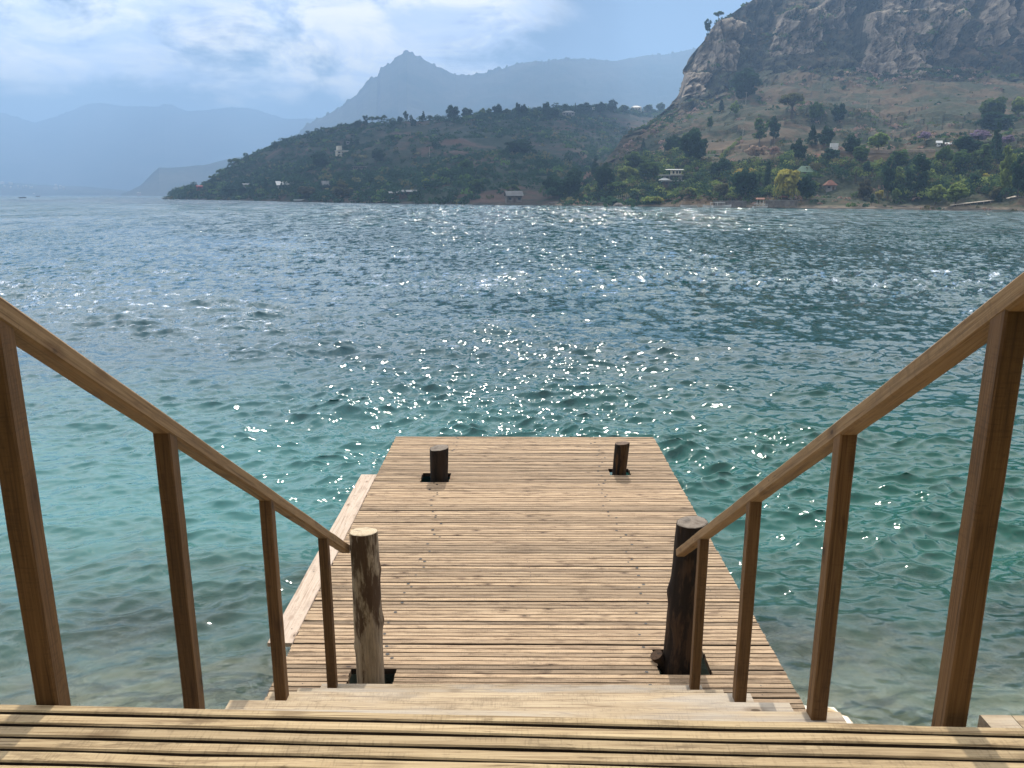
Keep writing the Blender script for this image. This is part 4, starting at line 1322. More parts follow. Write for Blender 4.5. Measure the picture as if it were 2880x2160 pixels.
 (5, 'clump', 1440, 760, 555, 360, 'wide dark tree above the right shore woods', SLP),
 (5, 'purple', 915, 640, 510, 170, 'small lilac flowering tree, left of the lilac ones', SLP),
 (5, 'purple', 1610, 680, 490, 280, 'large lilac flowering tree left of the tall conifer', SLP),
 (5, 'purple', 1990, 700, 555, 200, 'lilac flowering tree right of the tall conifer', SLP),
 (5, 'conifer', 1830, 860, 390, 145, 'tall pointed conifer between two lilac flowering trees', SLP),
 (5, 'round', 1390, 1000, 740, 260, 'mid green tree below the wide dark one on the right slope', RSH),
 (5, 'tall_mid', 1660, 1060, 690, 260, 'tall greyish green tree under the large lilac tree', RSH),
 (5, 'tall_light', 1960, 1370, 725, 260, 'very tall yellow green tree near the right edge', RSH),
 (5, 'tall', 2120, 1380, 780, 240, 'very tall dark tree at the right edge of the photo', RSH),
 (5, 'dark', 1540, 1290, 1050, 250, 'dark rounded tree behind the light green shore thicket', RSH),
 (5, 'light', 1060, 1460, 1195, 230, 'light green shore tree left of the wooden jetty', RSH),
 (5, 'light', 1320, 1460, 1175, 280, 'largest light green shore tree above the wooden jetty', RSH),
 (5, 'yellowish', 1730, 1220, 1020, 150, 'yellowish tree leaning left of the very tall yellow green one', RSH),
 (5, 'yellowish', 330, 1440, 1240, 110, 'straw coloured bushy tree by the beach edge', RSH),
 (5, 'tall', 235, 1470, 1300, 55, 'thin upright tree on the beach', RSH),
 (5, 'olive', 1830, 1400, 1190, 160, 'olive bush tree by the jetty end', RSH),
 (5, 'conifer', 1880, 1420, 1290, 85, 'small dark conical bush at the jetty end', RSH),
 (5, 'clump_mid', 1800, 330, 40, 330, 'broad green clump tree high on the right slope', SLP),
 (5, 'clump', 1830, 480, 250, 480, 'widest dark tree clump high on the right slope', SLP),
 (5, 'light', 2130, 330, 60, 200, 'lighter green tree high at the right edge', SLP),
 (6, 'tall', 245, 190, 90, 50, 'wispy tree clinging to the cliff edge against the sky', None),
 (6, 'umbrella', 310, 110, 48, 70, 'flat tree on the brow of the cliff against the sky', None),
 (6, 'clump', 480, 600, 420, 190, 'dark trees hugging the foot of the cliff shoulder', SLP),
]
for (c, key, x, yb, yt, w, label, grp) in T:
    ox, oy, s = CR[c]
    tree(key, ox + x / s, oy + yb / s, (yb - yt) / s, w / s, label, grp)

# ------------------------------------------------------------------ houses, boats and small built things on the far shore
def face_cam(p, twist=0.0):
    return -math.atan2(p.x, p.y) + twist

def hpart(name, mb, mat, parent):
    return mb.build(name, mat, parent)

def add_windows(parent, w, z0, h, y, xs, ww, wh):
    for x in xs:
        mb = MB(); mb.box(x - ww / 2, x + ww / 2, y - .06, y + .05, z0 + h * .42, z0 + h * .42 + wh)
        hpart('window', mb, M['window'], parent)

def roof_part(parent, kind_, w, d, z, mat, over=.5, rise=None, cy=0.0, cx=0.0):
    mb = MB()
    W, Dp = w / 2 + over, d / 2 + over
    rise = rise if rise is not None else d * .28
    th = .18
    if kind_ == 'flat':
        mb.box(cx - W, cx + W, cy - Dp, cy + Dp, z, z + .25)
    elif kind_ == 'shed':
        v = [(cx - W, cy - Dp, z), (cx + W, cy - Dp, z), (cx + W, cy + Dp, z + rise), (cx - W, cy + Dp, z + rise)]
        mb.add(v + [(a, b, c + th) for a, b, c in v], [(0, 3, 2, 1), (4, 5, 6, 7), (0, 1, 5, 4), (1, 2, 6, 5), (2, 3, 7, 6), (3, 0, 4, 7)])
    elif kind_ == 'gable':           # ridge along x
        v = [(cx - W, cy - Dp, z), (cx + W, cy - Dp, z), (cx + W, cy, z + rise), (cx - W, cy, z + rise), (cx - W, cy + Dp, z), (cx + W, cy + Dp, z)]
        v2 = [(a, b, c + th) for a, b, c in v]
        mb.add(v + v2, [(6, 7, 8, 9), (9, 8, 11, 10), (0, 3, 2, 1), (3, 4, 5, 2), (0, 1, 7, 6), (4, 10, 11, 5), (0, 6, 9, 3), (3, 9, 10, 4), (1, 2, 8, 7), (2, 5, 11, 8)])
        mb.add([(cx - w / 2, cy - d / 2, z - .02), (cx - w / 2, cy + d / 2, z - .02), (cx - w / 2, cy, z + rise * .93)], [(0, 1, 2)])
        mb.add([(cx + w / 2, cy - d / 2, z - .02), (cx + w / 2, cy + d / 2, z - .02), (cx + w / 2, cy, z + rise * .93)], [(0, 2, 1)])
    elif kind_ == 'hip':
        v = [(cx - W, cy - Dp, z), (cx + W, cy - Dp, z), (cx + W, cy + Dp, z), (cx - W, cy + Dp, z), (cx - W + Dp, cy, z + rise), (cx + W - Dp, cy, z + rise)] if W > Dp else [(cx - W, cy - Dp, z), (cx + W, cy - Dp, z), (cx + W, cy + Dp, z), (cx - W, cy + Dp, z), (cx - .05, cy, z + rise), (cx + .05, cy, z + rise)]
        mb.add(v, [(0, 1, 5, 4), (1, 2, 5), (2, 3, 4, 5), (3, 0, 4), (0, 3, 2, 1)])
    return hpart('roof', mb, mat, parent)

def house(u, v, wpx, hpx, wall, roofmat, rk, label, nwin=3, twist=0.0, name='house', depth=.7, cat='house', grp=None, door=True, over=.5, rise=None, p=None, win=True):
    p = p if p is not None else ground(u, v)
    s = px(p)
    w, h = wpx * s, hpx * s
    d = w * depth
    o = empty(name, p, face_cam(p, twist))
    tag(o, label, cat, grp)
    mb = MB(); mb.box(-w / 2, w / 2, -d / 2, d / 2, -2.5, h)
    hpart('wall', mb, wall, o)
    roof_part(o, rk, w, d, h + .003, roofmat, over, rise)
    if win:
        ww = min(1.6, w / (nwin * 1.9))
        xs = [(-.5 + (i + .5) / nwin) * w * .92 for i in range(nwin)]
        for i, x in enumerate(xs):
            if door and i == nwin // 2 and nwin > 1:
                mb = MB(); mb.box(x - ww * .4, x + ww * .4, -d / 2 - .06, -d / 2 + .05, .02, h * .75); hpart('door', mb, M['dark_wood_house'], o)
            else: add_windows(o, w, 0, h, -d / 2, [x], ww, h * .36)
    return o

c1 = lambda x, y: (440 + x / 3.687, 280 + y / 3.687)
c2 = lambda x, y: (1000 + x / 3.687, 260 + y / 3.687)
c3 = lambda x, y: (1500 + x / 3.687, 260 + y / 3.687)
c4 = lambda x, y: (2000 + x / 4.424, 260 + y / 4.424)
c5 = lambda x, y: (2400 + x / 4.608, 260 + y / 4.608)

house(*c1(447, 940), 15, 10, M['red_wall'], M['red_wall'], 'gable', 'small dark red house near the tip of the headland', 2, .3)
house(*c1(1350, 925), 46, 9, M['grey_wall'], M['pale_roof'], 'shed', 'long low house with bright pale flat roof by the headland shore', 5, .1, depth=.35, over=1.2, rise=2.6)
house(*c1(1760, 945), 22, 14, M['dark_wood_house'], M['grey_roof'], 'gable', 'timber gable house with grey roof on the headland shore', 3, .35, rise=2.6)
hw = house(*c1(1925, 590), 32, 15, M['cream'], M['white'], 'flat', 'white hillside house with a square roof tower, headland left', 3, .2)
pw = px(hw.location)
mb = MB(); mb.box(-14 * pw, -3 * pw, -4, 2, 15 * pw + .27, 28 * pw); hpart('tower', mb, M['cream'], hw)
mb = MB(); mb.box(-19 * pw, 19 * pw, -14 * pw, -11.6 * pw, 6.5 * pw, 8 * pw); hpart('balcony', mb, M['white'], hw)
house(*c1(2000, 470), 20, 9, M['grey_wall'], M['grey_roof'], 'flat', 'grey box house half hidden above the white tower house', 2, .1)
house(*c1(2110, 732), 38, 10, M['stone'], M['grey_roof'], 'flat', 'low roofless looking building with a row of windows on the headland slope', 6, .05, depth=.3, door=False)
house(*c1(960, 915), 30, 8, M['grey_wall'], M['grey_roof'], 'shed', 'dull low house hidden in trees left of the black cypress', 3, .1, depth=.4)
house(*c2(400, 1085), 24, 10, M['dark_wood_house'], M['grey_roof'], 'shed', 'left dark boat shed of the pair behind the slipway', 2, .1, cat='shed', name='boat_shed')
house(*c2(545, 1080), 48, 12, M['dark_wood_house'], M['grey_roof'], 'shed', 'right longer dark boat shed of the pair behind the slipway', 4, .1, depth=.4, cat='shed', name='boat_shed')
house(*c2(1640, 1140), 44, 17, M['stone'], M['grey_roof'], 'gable', 'stone boathouse with gabled roof at the water below the headland', 3, .25, depth=.5, cat='boathouse', name='boathouse', rise=2.0)
house(*c3(365, 245), 34, 9, M['grey_wall'], M['grey_roof'], 'hip', 'grey house on the ridge left of the column cypress', 4, 0, depth=.5)
house(*c3(1065, 175), 28, 10, M['cream'], M['grey_roof'], 'hip', 'white house on the hazy ridge beside the mountainside', 3, .1)
house(*c3(622, 180), 6, 6, M['white'], M['white'], 'flat', 'tiny white hut on the ridge between two wide trees', 1, 0)
# stacked house above the right shore
hs = house(*c3(1440, 975), 52, 14, M['dark_wood_house'], M['pale_roof'], 'flat', 'stacked three level house with pale slab roofs above the shore', 4, .15, depth=.6)
q = px(hs.location)
for (x0, x1, y0, y1, z0, z1, m_) in ((-24, 26, -4, 18, 15.5, 30, 'grey_wall'), (-4, 24, 2, 20, 33, 44, 'cream')):
    mb = MB(); mb.box(x0 * q, x1 * q, y0 * q, y1 * q, z0 * q, z1 * q); hpart('upper_storey', mb, M[m_], hs)
roof_part(hs, 'flat', 62 * q, 26 * q, 30.2 * q, M['pale_roof'], .3, None, 5 * q, -4 * q)
roof_part(hs, 'shed', 46 * q, 22 * q, 44.2 * q, M['pale_roof'], .3, 2.2 * q, 9 * q, 6 * q)
roof_part(hs, 'hip', 30 * q, 20 * q, 17 * q, M['pale_roof'], .2, 6 * q, -10 * q, -24 * q)
for x in (-16, -4, 8): 
    mb = MB(); mb.box((x - 4) * q, (x + 4) * q, -4.5 * q, -3.9 * q, 18 * q, 27 * q); hpart('window', mb, M['window'], hs)
for x in (2, 12, 20):
    mb = MB(); mb.box((x - 2.6) * q, (x + 2.6) * q, 1.5 * q, 2.1 * q, 35 * q, 42 * q); hpart('window', mb, M['window'], hs)
house(*c3(1835, 885), 17, 6, M['dark_wood_house'], M['pale_roof'], 'gable', 'small cabin with pale roof right of the terraced field', 2, .2, cat='cabin', name='cabin', rise=1.6)
house(*c3(1725, 985), 19, 6, M['grey_wall'], M['green_roof'], 'shed', 'low hut with thin pale green roof by the shore trees', 2, 0, cat='hut', name='hut')
house(*c3(1125, 1005), 24, 8, M['dark_wood_house'], M['pale_roof'], 'hip', 'low shelter with pale curved roof behind the white kiosk', 2, 0, cat='shelter', name='shelter')
house(*c3(835, 1135), 11, 9, M['white'], M['white'], 'flat', 'small white kiosk standing on the waterside right of the hedge', 1, 0, cat='kiosk', name='kiosk', door=False)
hp = house(*c4(1520, 770), 20, 8, M['white'], M['grey_roof'], 'hip', 'white open pavilion with thin roof on posts on the slope', 1, .2, cat='pavilion', name='pavilion', win=False)
hp.children[-1].location.z += 22 * px(hp.location)
for x in (-9, -3, 3, 9):
    q = px(hp.location); mb = MB(); mb.box((x - .7) * q, (x + .7) * q, -6 * q, -4.6 * q, 8 * q, 30.2 * q); hpart('post', mb, M['white'], hp)
mb = MB(); mb.box(-12 * q, 12 * q, -7 * q, 7 * q, 17 * q, 18.5 * q); hpart('floor', mb, M['white'], hp)
house(*c4(1165, 1015), 44, 5, M['dark_wood_house'], M['green_roof'], 'hip', 'house with wide pale green roof above the willow', 3, .1, depth=.5, rise=2.2)
house(*c4(1475, 1215), 27, 13, M['grey_wall'], M['red_tile'], 'hip', 'house with orange tile roof above the little beach', 2, .35, rise=1.8, depth=.7)
house(*c4(1340, 835), 16, 5, M['red_wall'], M['red_tile'], 'gable', 'small red roofed hut in the trees below the pavilion', 1, .2, cat='hut', name='hut', rise=1.2)
house(*c5(1105, 690), 9, 6, M['white'], M['white'], 'gable', 'small bright white hut on the road above the right woods', 1, .2, cat='hut', name='hut', rise=.8)
house(*c5(1225, 695), 9, 4, M['white'], M['pale_roof'], 'shed', 'low white hut just right of the bright white hut', 1, .1, cat='hut', name='hut', rise=.6)

# shore pavilion over the water with tile roof
p = at_z(*c4(590, 1400), 0.0); p.z = 0
p = ground(*c4(590, 1400)); q = px(p)
o = empty('boat_landing', (p.x, p.y - 3, 0), face_cam(p)); tag(o, 'small waterside shelter with orange tile roof on white posts', 'shelter')
roof_part(o, 'gable', 20 * q, 12 * q, 22 * q, M['red_tile'], .2, 4 * q, 0, -4 * q)
for x in (-12, -4, 5, 14, 20):
    mb = MB(); mb.box((x - .8) * q, (x + .8) * q, -4 * q, -2.4 * q, -2.5, (22 if x < 8 else 12) * q); hpart('post', mb, M['white'], o)
mb = MB(); mb.box(-20 * q, 22 * q, -6 * q, 7 * q, 9.5 * q, 11 * q); hpart('platform', mb, M['white'], o)
house(*c4(900, 1330), 14, 5, M['dark_wood_house'], M['red_tile'], 'gable', 'low brown roofed hut on the shore wall left of the willow', 1, 0, cat='hut', name='hut', rise=.8)

def wall_run(u0, u1, v, hpx, mat, label, thick=.6, name='retaining_wall', cat='wall', lift=0.0, yoff=-1.0):
    a, b = ground(u0, v), ground(u1, v)
    s = px(a)
    o = empty(name, (a.x, a.y + yoff, 0)); tag(o, label, cat)
    d = b - a; d.z = 0
    mb = MB(); mb.cbox(0, d.length, -thick / 2, thick / 2, -1.5 if lift == 0 else lift, (a.z + hpx * s), .05, 0, .5, Matrix.Rotation(math.atan2(d.y, d.x), 4, 'Z'), 12, .08)
    hpart('wall', mb, mat, o)
    mb = MB(); mb.box(-.1, d.length + .1, -thick / 2 - .08, thick / 2 + .08, a.z + hpx * s + .003, a.z + hpx * s + .14, 0, .5, Matrix.Rotation(math.atan2(d.y, d.x), 4, 'Z'))
    hpart('coping', mb, M['grey_wall'], o)
wall_run(2150, 2238, 579, 15, M['stone'], 'grey stone retaining wall at the water under the willow')
wall_run(2004, 2096, 580, 14, M['stone'], 'dark stone retaining wall behind the two moored white boats')
wall_run(1545, 1700, 574, 4, M['stone'], 'long low stone wall along the shore lawn left of the kiosk')
# clipped hedge
a, b = ground(*c3(285, 1135)), ground(*c3(572, 1135))
n = 160
f = np.linspace(0, 1, n)
cent = np.array(a)[None] * (1 - f[:, None]) + np.array(b)[None] * f[:, None]
cent[:, 2] += .7
hd = quad_cloud('hedge', cent + np.random.default_rng(4).normal(scale=.25, size=cent.shape), np.full(n, .75), 40, .22, [M['leaf_dark']], np.zeros(n, int), 1.1)
hd['kind'] = 'thing'
tag(hd, 'long low clipped dark hedge on the shore lawn', 'hedge')
# lime coloured hedge down the slope
f = np.linspace(0, 1, 70)
pts_ = np.array([tuple(ground(*c4(375 - 260 * k_, 575 + 250 * k_))) for k_ in f])
pts_[:, 2] += .4
hd = quad_cloud('hedge', pts_ + np.random.default_rng(6).normal(scale=.3, size=pts_.shape), np.full(70, .8), 36, .22, [M['leaf_light']], np.zeros(70, int), 1.0)
hd['kind'] = 'thing'
tag(hd, 'lime green hedge strip running down the slope right of the huge dark tree', 'hedge')
# road cut across the slope above the right hand woods
rp = [ground(2400 + (-320 / 4.424 + 0) + k_ * (225 + 72) / 24, 260 + 742 / 4.5) for k_ in range(25)]
zr = sum(p_.z for p_ in rp) / 25
mb = MB()
vs_r, fs_r = [], []
for p_ in rp:
    zz_ = .65 * p_.z + .35 * zr
    vs_r += [(p_.x, p_.y - 1.6, zz_ - 2.2), (p_.x, p_.y - 1.3, zz_ + .35), (p_.x, p_.y - 1.0, zz_ + .40), (p_.x, p_.y + 2.2, zz_ + .45), (p_.x, p_.y + 3.2, zz_ + .2)]
for i in range(24):
    for k_ in range(4): fs_r.append((i * 5 + k_, i * 5 + k_ + 5, i * 5 + k_ + 6, i * 5 + k_ + 1))
mb.add(vs_r, fs_r)
M['road'] = flat_mat('road_earth', (.23, .18, .135), .95, .25, .5)
mb.build('road', M['road'])['kind'] = 'structure'
# bright clump by the water
p = ground(*c3(1250, 1165)); s_ = px(p)
g = np.random.default_rng(9)
cc = np.array(p)[None] + g.uniform(-1, 1, (60, 3)) * np.array([20 * s_, 2.5, 0]) + np.array([0, 2, 1]) * np.array([0, 1, 1.6])
sh = quad_cloud('shrub', cc, g.uniform(.8, 1.7, 60), 40, .2, [M['leaf_light'], M['leaf_yellow']], (g.random(60) < .3).astype(int), 1.0)
sh['kind'] = 'thing'
tag(sh, 'wide yellow green shrub at the waterline right of the kiosk', 'shrub')
p = ground(*c3(880, 1175))
rock('boulder', (p.x, p.y - 1.0, .2), 46 * px(p) / 3.687, M['stone'], 'pale grey rounded rock at the waterline below the kiosk', 9, (1, .8, .6))

# poles
def pole(u, v, hpx, label, arm=True):
    p = ground(u, v); s = px(p); h = hpx * s
    o = empty('utility_pole', p); tag(o, label, 'pole', 'utility poles on the slopes')
    mb = MB(); mb.tube([(0, 0, -.5), (0, 0, h)], [.16, .11], 8); hpart('shaft', mb, M['pole'], o)
    if arm:
        mb = MB(); mb.box(-.9, .9, -.06, .06, h - .7, h - .55); hpart('crossarm', mb, M['pole'], o)
pole(*c4(1935, 230), 48, 'pale utility pole high on the dry slope, right of the lopsided green tree')
pole(*c4(430, 150), 34, 'utility pole on the dry spur left of the great wide tree')
pole(*c4(390, 600), 36, 'pale utility pole beside the lime green strip of hedge')
pole(*c2(768, 662), 26, 'pale utility pole on the bare headland slope', False)

# boats
def boat(p, rz, L, hull, label, grp, canopy=False):
    o = empty('boat', p, rz); tag(o, label, 'boat', grp)
    mb = MB()
    st = [(-.5, .34, .0, .30), (-.2, .40, -.05, .30), (.15, .36, -.04, .32), (.38, .18, .0, .38), (.5, .01, .12, .44)]
    vs = []
    for (x, hw_, zb, zt) in st:
        vs += [(x * L, -hw_ * L * .4, zt * L * .36), (x * L, -hw_ * L * .28, zb * L * .3), (x * L, hw_ * L * .28, zb * L * .3), (x * L, hw_ * L * .4, zt * L * .36)]
    fs = []
    for i in range(4):
        for k in range(3): fs.append((i * 4 + k, i * 4 + k + 4, i * 4 + k + 5, i * 4 + k + 1))
    fs += [(0, 1, 2, 3), (16, 19, 18, 17)]
    mb.add(vs, fs); hpart('hull', mb, hull, o)
    mb = MB(); mb.box(-.30 * L, .1 * L, -.10 * L, .10 * L, .07 * L, .088 * L); hpart('bench', mb, M['jetty'], o)
    if canopy:
        mb = MB(); mb.box(-.3 * L, .12 * L, -.12 * L, .12 * L, .26 * L, .275 * L); hpart('canopy', mb, M['white'], o)
        for x in (-.28, .1):
            for y_ in (-.11, .11):
                mb = MB(); mb.box(x * L - .03, x * L + .03, y_ * L - .03, y_ * L + .03, .08 * L, .26 * L); hpart('canopy_post', mb, M['white'], o)
SB = 'boats moored at the right shore'
for (u, v, L, lab, cn) in ((1937, 583.5, 5.5, 'low white boat pulled in left of the pair by the stone wall', False), (2003, 584, 6.0, 'left one of the pair of white boats by the dark stone wall', True), (2030, 584.6, 6.5, 'right one of the pair of white boats by the dark stone wall', True), (2138, 585.2, 5.0, 'white boat under the tile roofed waterside shelter', False)):
    p = at_z(u, v, .02); p.z = .02
    boat(p, R(170 if u < 2010 else 10) , L, M['white'], lab, SB, cn)
p = ground(*c1(1495, 1050)); boat((p.x, p.y, p.z + .1), .2, 8, M['white'], 'white boat drawn up on the headland shore below the gable house', None)
p = at_z(64, 557.2, .05); boat(p, 1.2, 9, M['dark_wood_house'], 'small dark boat far out on the left, nearer the edge', 'boats out on the lake')
p = at_z(108, 553.4, .05); boat(p, -.6, 13, M['dark_wood_house'], 'dark boat far out on the left, just off the town shore', 'boats out on the lake')

# jetties
def jetty(pa, pb, w, zt, n, label, mat, rail=False, name='jetty'):
    o = empty(name, (pa.x, pa.y, 0)); tag(o, label, 'jetty')
    d = pb - pa
    L = Vector((d.x, d.y, 0)).length
    ang = math.atan2(d.y, d.x)
    tilt = math.atan2(d.z, L)
    RM = Matrix.Translation((0, 0, zt)) @ Matrix.Rotation(ang, 4, 'Z') @ Matrix.Rotation(-tilt, 4, 'Y')
    mb = MB(); mb.cbox(0, L, -w / 2, w / 2, -.14, .06, .02, 0, .5, RM, 10, .02); hpart('deck', mb, mat, o)
    for i in range(n):
        f = (i + .5) / n
        for sgn in (-1, 1):
            c = RM @ Vector((f * L, sgn * w * .42, -.15))
            mb = MB(); mb.tube([(c.x, c.y, -2.5), (c.x, c.y, c.z + (1.1 if rail else 0))], [.09, .09], 6); hpart('pile', mb, M['pole'], o)
pa = ground(*c5(1275, 1485)); pb = ground(*c5(1800, 1432))
pa = at(*c5(1275, 1456), pa.y); pb = at(*c5(1805, 1396), pa.y + 3)
jetty(pa, pb, 1.4, pa.z, 6, 'long pale wooden jetty ramp rising to the right along the shore', M['jetty'])
pa = at(*c5(1935, 1385), pb.y + 1); pb2 = at(*c5(2150, 1335), pb.y + 3)
jetty(pa, pb2, 1.4, pa.z, 3, 'short pale boardwalk piece continuing the jetty ramp at the right', M['jetty'])
pa = at_z(*c5(920, 1500), .0); 
pa = at(*c5(920, 1470), pa.y); pb = at(*c5(1260, 1472), pa.y + 1)
jetty(pa, pb, 1.2, pa.z, 4, 'thin level jetty in front of the light green shore trees', M['jetty'])
pa = at_z(453, 561, .0); pa = at(453, 556.5, pa.y); pb = at(476, 556.5, pa.y + 4)
jetty(pa, pb, 1.6, pa.z, 3, 'spindly little jetty off the tip of the headland', M['jetty'], True)
pa = ground(*c2(215, 1145)); pb = ground(*c2(395, 1105)); jetty(pa + Vector((0, -1, 0)), pb + Vector((0, -1, 0)), 2.5, pa.z + .3, 2, 'pale sloping slipway in front of the boat shed pair', M['jetty'], False, 'slipway')
# picket posts by the kiosk
a, b = ground(*c3(870, 1140)), ground(*c3(1010, 1135))
o = empty('picket_fence', a); tag(o, 'row of tall thin pale pickets right of the white kiosk', 'fence')
for i in range(8):
    f = i / 7
    p = a * (1 - f) + b * f - a
    mb = MB(); mb.box(p.x - .07, p.x + .07, p.y - .07, p.y + .07, p.z - .3, p.z + random.uniform(1.6, 3.2)); hpart('picket', mb, M['pole'], o)
d_ = b - a
mb = MB(); mb.box(0, d_.length, -.16, -.08, .6, .75, 0, .5, Matrix.Rotation(math.atan2(d_.y, d_.x), 4, 'Z')); hpart('rail', mb, M['pole'], o)

# the town on the far shore: pale houses a few pixels each
TG = 'houses of the town across the lake'
for (x, y, w, h, lab) in ((14, 245, 56, 9, 'longest bright roof of the far town at the left edge'), (50, 283, 16, 8, 'far town house under the longest bright roof'), (118, 250, 40, 6, 'dim flat building right of the longest bright roof'), (118, 298, 18, 9, 'low far town house nearest the shore'), (198, 282, 16, 8, 'far town house left of the close pair'), (259, 288, 14, 8, 'left of a close pair of far town houses'), (290, 283, 16, 9, 'right of a close pair of far town houses'), (345, 296, 30, 7, 'dim wide far town house between two clusters'), (621, 275, 24, 12, 'brightest upper far town house right of the bare stretch'), (671, 285, 24, 10, 'middle far town house right of the brightest one'), (707, 303, 24, 9, 'lowest far town house at the right of its row of three'), (620, 312, 40, 8, 'dim far town house under the brightest one'), (378, 372, 20, 10, 'white waterside building below the far town'), (1542, 364, 40, 7, 'pale waterside building at the foot of the flat topped point')):
    u, v = x / 3.95, 450 + y / 3.95
    Yt = 3120 + (548 - v) * 12
    p = at(u, v + h / 7.9, Yt if x < 1500 else 2480)
    s = px(p)
    o = empty('town_house', p, face_cam(p)); tag(o, lab, 'house', TG)
    mb = MB(); ww, hh = w / 3.95 * s, h / 3.95 * s
    mb.box(-ww / 2, ww / 2, -4, 4, -12, hh * .55); hpart('wall', mb, M['cream'], o)
    roof_part(o, 'shed', ww, 8, hh * .55, M['pale_roof'], .4, hh * .5)

# ------------------------------------------------------------------ sky, sun, haze
SUN_EL, SUN_AZ = R(49), R(3)
sdir = Vector((math.sin(SUN_AZ) * math.cos(SUN_EL), math.cos(SUN_AZ) * math.cos(SUN_EL), math.sin(SUN_EL)))
w = bpy.data.worlds.new('World'); scene.world = w; w.use_nodes = True
w.node_tree.nodes.clear()
t = NT(w.node_tree)
wo = t.n('ShaderNodeOutputWorld')
sky = t.n('ShaderNodeTexSky'); sky.sky_type = 'NISHITA'; sky.sun_disc = False
sky.sun_elevation = SUN_EL; sky.sun_rotation = SUN_AZ; sky.altitude = 1500; sky.air_density = 1.0; sky.dust_density = 1.0; sky.ozone_density = 1.5
bg = t.n('ShaderNodeBackground'); bg.inputs[1].default_value = 0.08
t.l(sky.outputs[0], bg.inputs[0])
dirv = t.n('ShaderNodeTexCoord').outputs['Generated']
sp = t.n('ShaderNodeSeparateXYZ'); t.l(dirv, sp.inputs[0])
cn = t.noise(t.scale(dirv, (3.6, 3.6, 6.2), (.35, 1.2, .42)), 1.6, 10, .60, .3)
cn2 = t.noise(t.scale(dirv, (3.0, 3.0, 8.0), (4.1, 2.2, 1.0)), 3.2, 7, .6, .5)
az = t.math('DIVIDE', sp.outputs[0], t.math('ADD', t.math('ABSOLUTE', sp.outputs[1]), .15))
left = t.mapr(t.math('ADD', az, t.math('MULTIPLY', t.math('SUBTRACT', cn2, .5), .16)), -.02, .10, 1, 0)
lowm = t.mapr(sp.outputs[2], .075, .13, 0, 1)
high = t.mapr(sp.outputs[2], .22, .40, 0, 1)
bank = t.math('MULTIPLY', left, lowm)
bias = t.math('ADD', t.math('MULTIPLY', bank, .195), t.math('MULTIPLY', high, .22))
dens = t.mapr(t.math('ADD', t.math('ADD', t.math('MULTIPLY', cn, .72), t.math('MULTIPLY', cn2, .28)), bias), 0.555, .70)
dens = t.math('MULTIPLY', dens, t.math('MAXIMUM', bank, high))

dotn = t.n('ShaderNodeVectorMath', operation='DOT_PRODUCT'); t.l(dirv, dotn.inputs[0]); dotn.inputs[1].default_value = sdir
glow = t.math('POWER', t.math('MAXIMUM', dotn.outputs['Value'], 0.0), 30.0)
dens = t.math('MAXIMUM', dens, t.math('MULTIPLY', glow, .85))
shade = t.mapr(cn2, .35, .66)
ccol = t.mix(shade, (.55, .62, .76), (1.0, .93, .82))
front = t.math('MULTIPLY', t.math('MULTIPLY', t.mapr(dotn.outputs['Value'], .2, .75, 0, 1), high), t.mapr(sp.outputs[2], .62, .88, 1, .2))
cbg = t.n('ShaderNodeBackground')
t.l(ccol, cbg.inputs[0])
t.l(t.math('ADD', t.math('ADD', t.math('MULTIPLY', glow, 1.6), t.math('MULTIPLY', front, 1.7)), 2.05), cbg.inputs[1])
mxs = t.n('ShaderNodeMixShader')
t.l(dens, mxs.inputs[0]); t.l(bg.outputs[0], mxs.inputs[1]); t.l(cbg.outputs[0], mxs.inputs[2])
t.l(mxs.outputs[0], wo.inputs['Surface'])

sd = bpy.data.lights.new('sun', 'SUN'); sd.energy = 5.0; sd.angle = R(.53); sd.color = (1.0, .925, .80)
so = bpy.data.objects.new('sun', sd); C.objects.link(so)
so.rotation_euler = (-sdir).to_track_quat('-Z', 'Y').to_euler()
so.location = sdir * 200

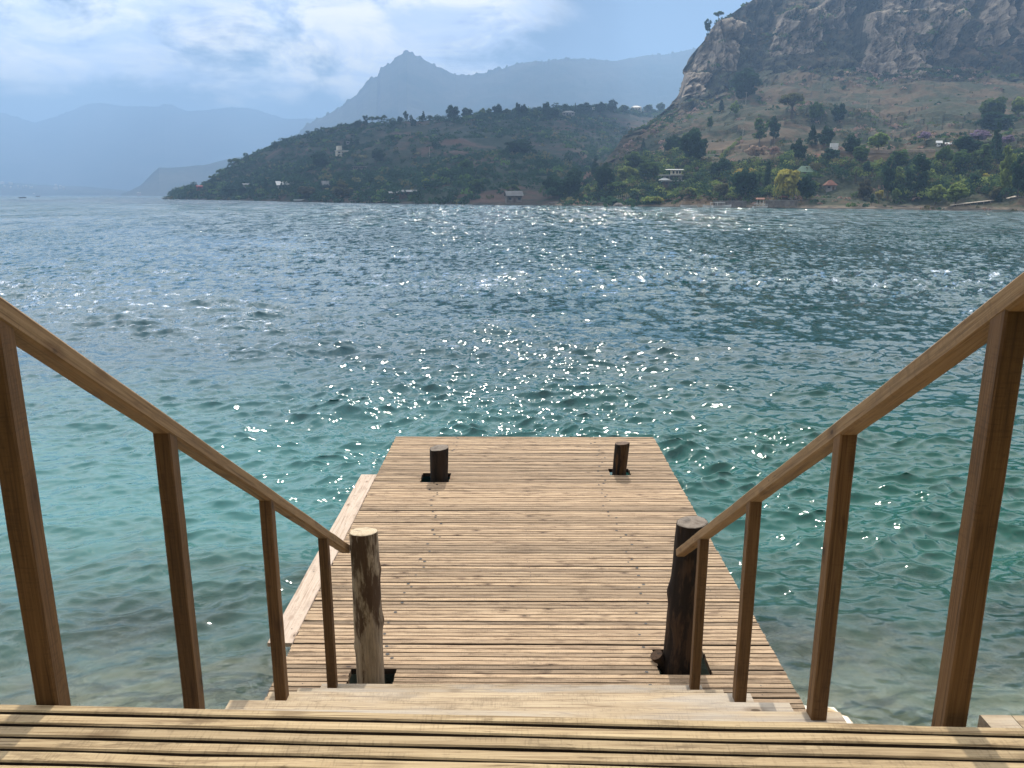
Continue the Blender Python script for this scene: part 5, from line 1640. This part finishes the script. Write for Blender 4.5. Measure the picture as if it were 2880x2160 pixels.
# the cloud whose shadow lies on the headland; unseen, it stands above the haze, over the far side of the lake
import bmesh
bm = bmesh.new()
g = np.random.default_rng(12)
up = sdir * (1020 / sdir.z)
for i in range(46):
    gx, gy = g.uniform(-470, 80), g.uniform(430, 1150)
    if gx > 20 and gy < 620: gx -= 120
    if i >= 40: gx, gy = g.uniform(-130, 25), g.uniform(400, 470)  # extra puffs added to shade the bright shore by the boathouse
    r0 = g.uniform(62, 105)
    ret = bmesh.ops.create_icosphere(bm, subdivisions=3, radius=1)
    c0 = Vector((gx, gy, 0)) + up + Vector((0, 0, g.uniform(-25, 60)))
    P0 = np.array([v.co[:] for v in ret['verts']])
    nn_ = fbm(P0 * 1.7 + i * 3.1, 4, i)
    for v, k_ in zip(ret['verts'], nn_): v.co = c0 + Vector((v.co.x, v.co.y, v.co.z * .62)) * r0 * (1 + .3 * k_)
me = bpy.data.meshes.new('clouds'); bm.to_mesh(me); bm.free()
me.polygons.foreach_set('use_smooth', [True] * len(me.polygons))
cm, ct, cout = new_mat('cloud_white')
cd = ct.n('ShaderNodeBsdfDiffuse'); cd.inputs[0].default_value = (.9, .9, .92, 1)
cl = ct.n('ShaderNodeBsdfTranslucent'); cl.inputs[0].default_value = (.85, .87, .92, 1)
cx_ = ct.n('ShaderNodeMixShader'); cx_.inputs[0].default_value = .5
ct.l(cd.outputs[0], cx_.inputs[1]); ct.l(cl.outputs[0], cx_.inputs[2]); ct.l(cx_.outputs[0], cout.inputs['Surface'])
me.materials.append(cm)
clouds = bpy.data.objects.new('clouds', me); C.objects.link(clouds); clouds['kind'] = 'stuff'

mb = MB(); mb.box(-9000, 9000, -80, 8600, -8, 680)
m, t, out = new_mat('haze_air')
pv = t.n('ShaderNodeVolumePrincipled')
pv.inputs['Color'].default_value = (.35, .57, .90, 1)
pv.inputs['Density'].default_value = 3.7e-4
pv.inputs['Density Attribute'].default_value = ''
pv.inputs['Anisotropy'].default_value = .25
t.l(pv.outputs[0], out.inputs['Volume'])
hz = mb.build('haze', m); hz['kind'] = 'stuff'

vs = scene.view_settings
scene.display_settings.display_device = 'sRGB'
vs.view_transform = 'Standard'; vs.look = 'None'; vs.exposure = -0.04; vs.gamma = 1.0
vs.use_curve_mapping = False
cy = scene.cycles
cy.use_denoising = True
cy.max_bounces = 6; cy.transparent_max_bounces = 8; cy.volume_bounces = 0
cy.diffuse_bounces = 2; cy.glossy_bounces = 2; cy.transmission_bounces = 2
cy.sample_clamp_indirect = 6.0
cy.caustics_reflective = False; cy.caustics_refractive = False
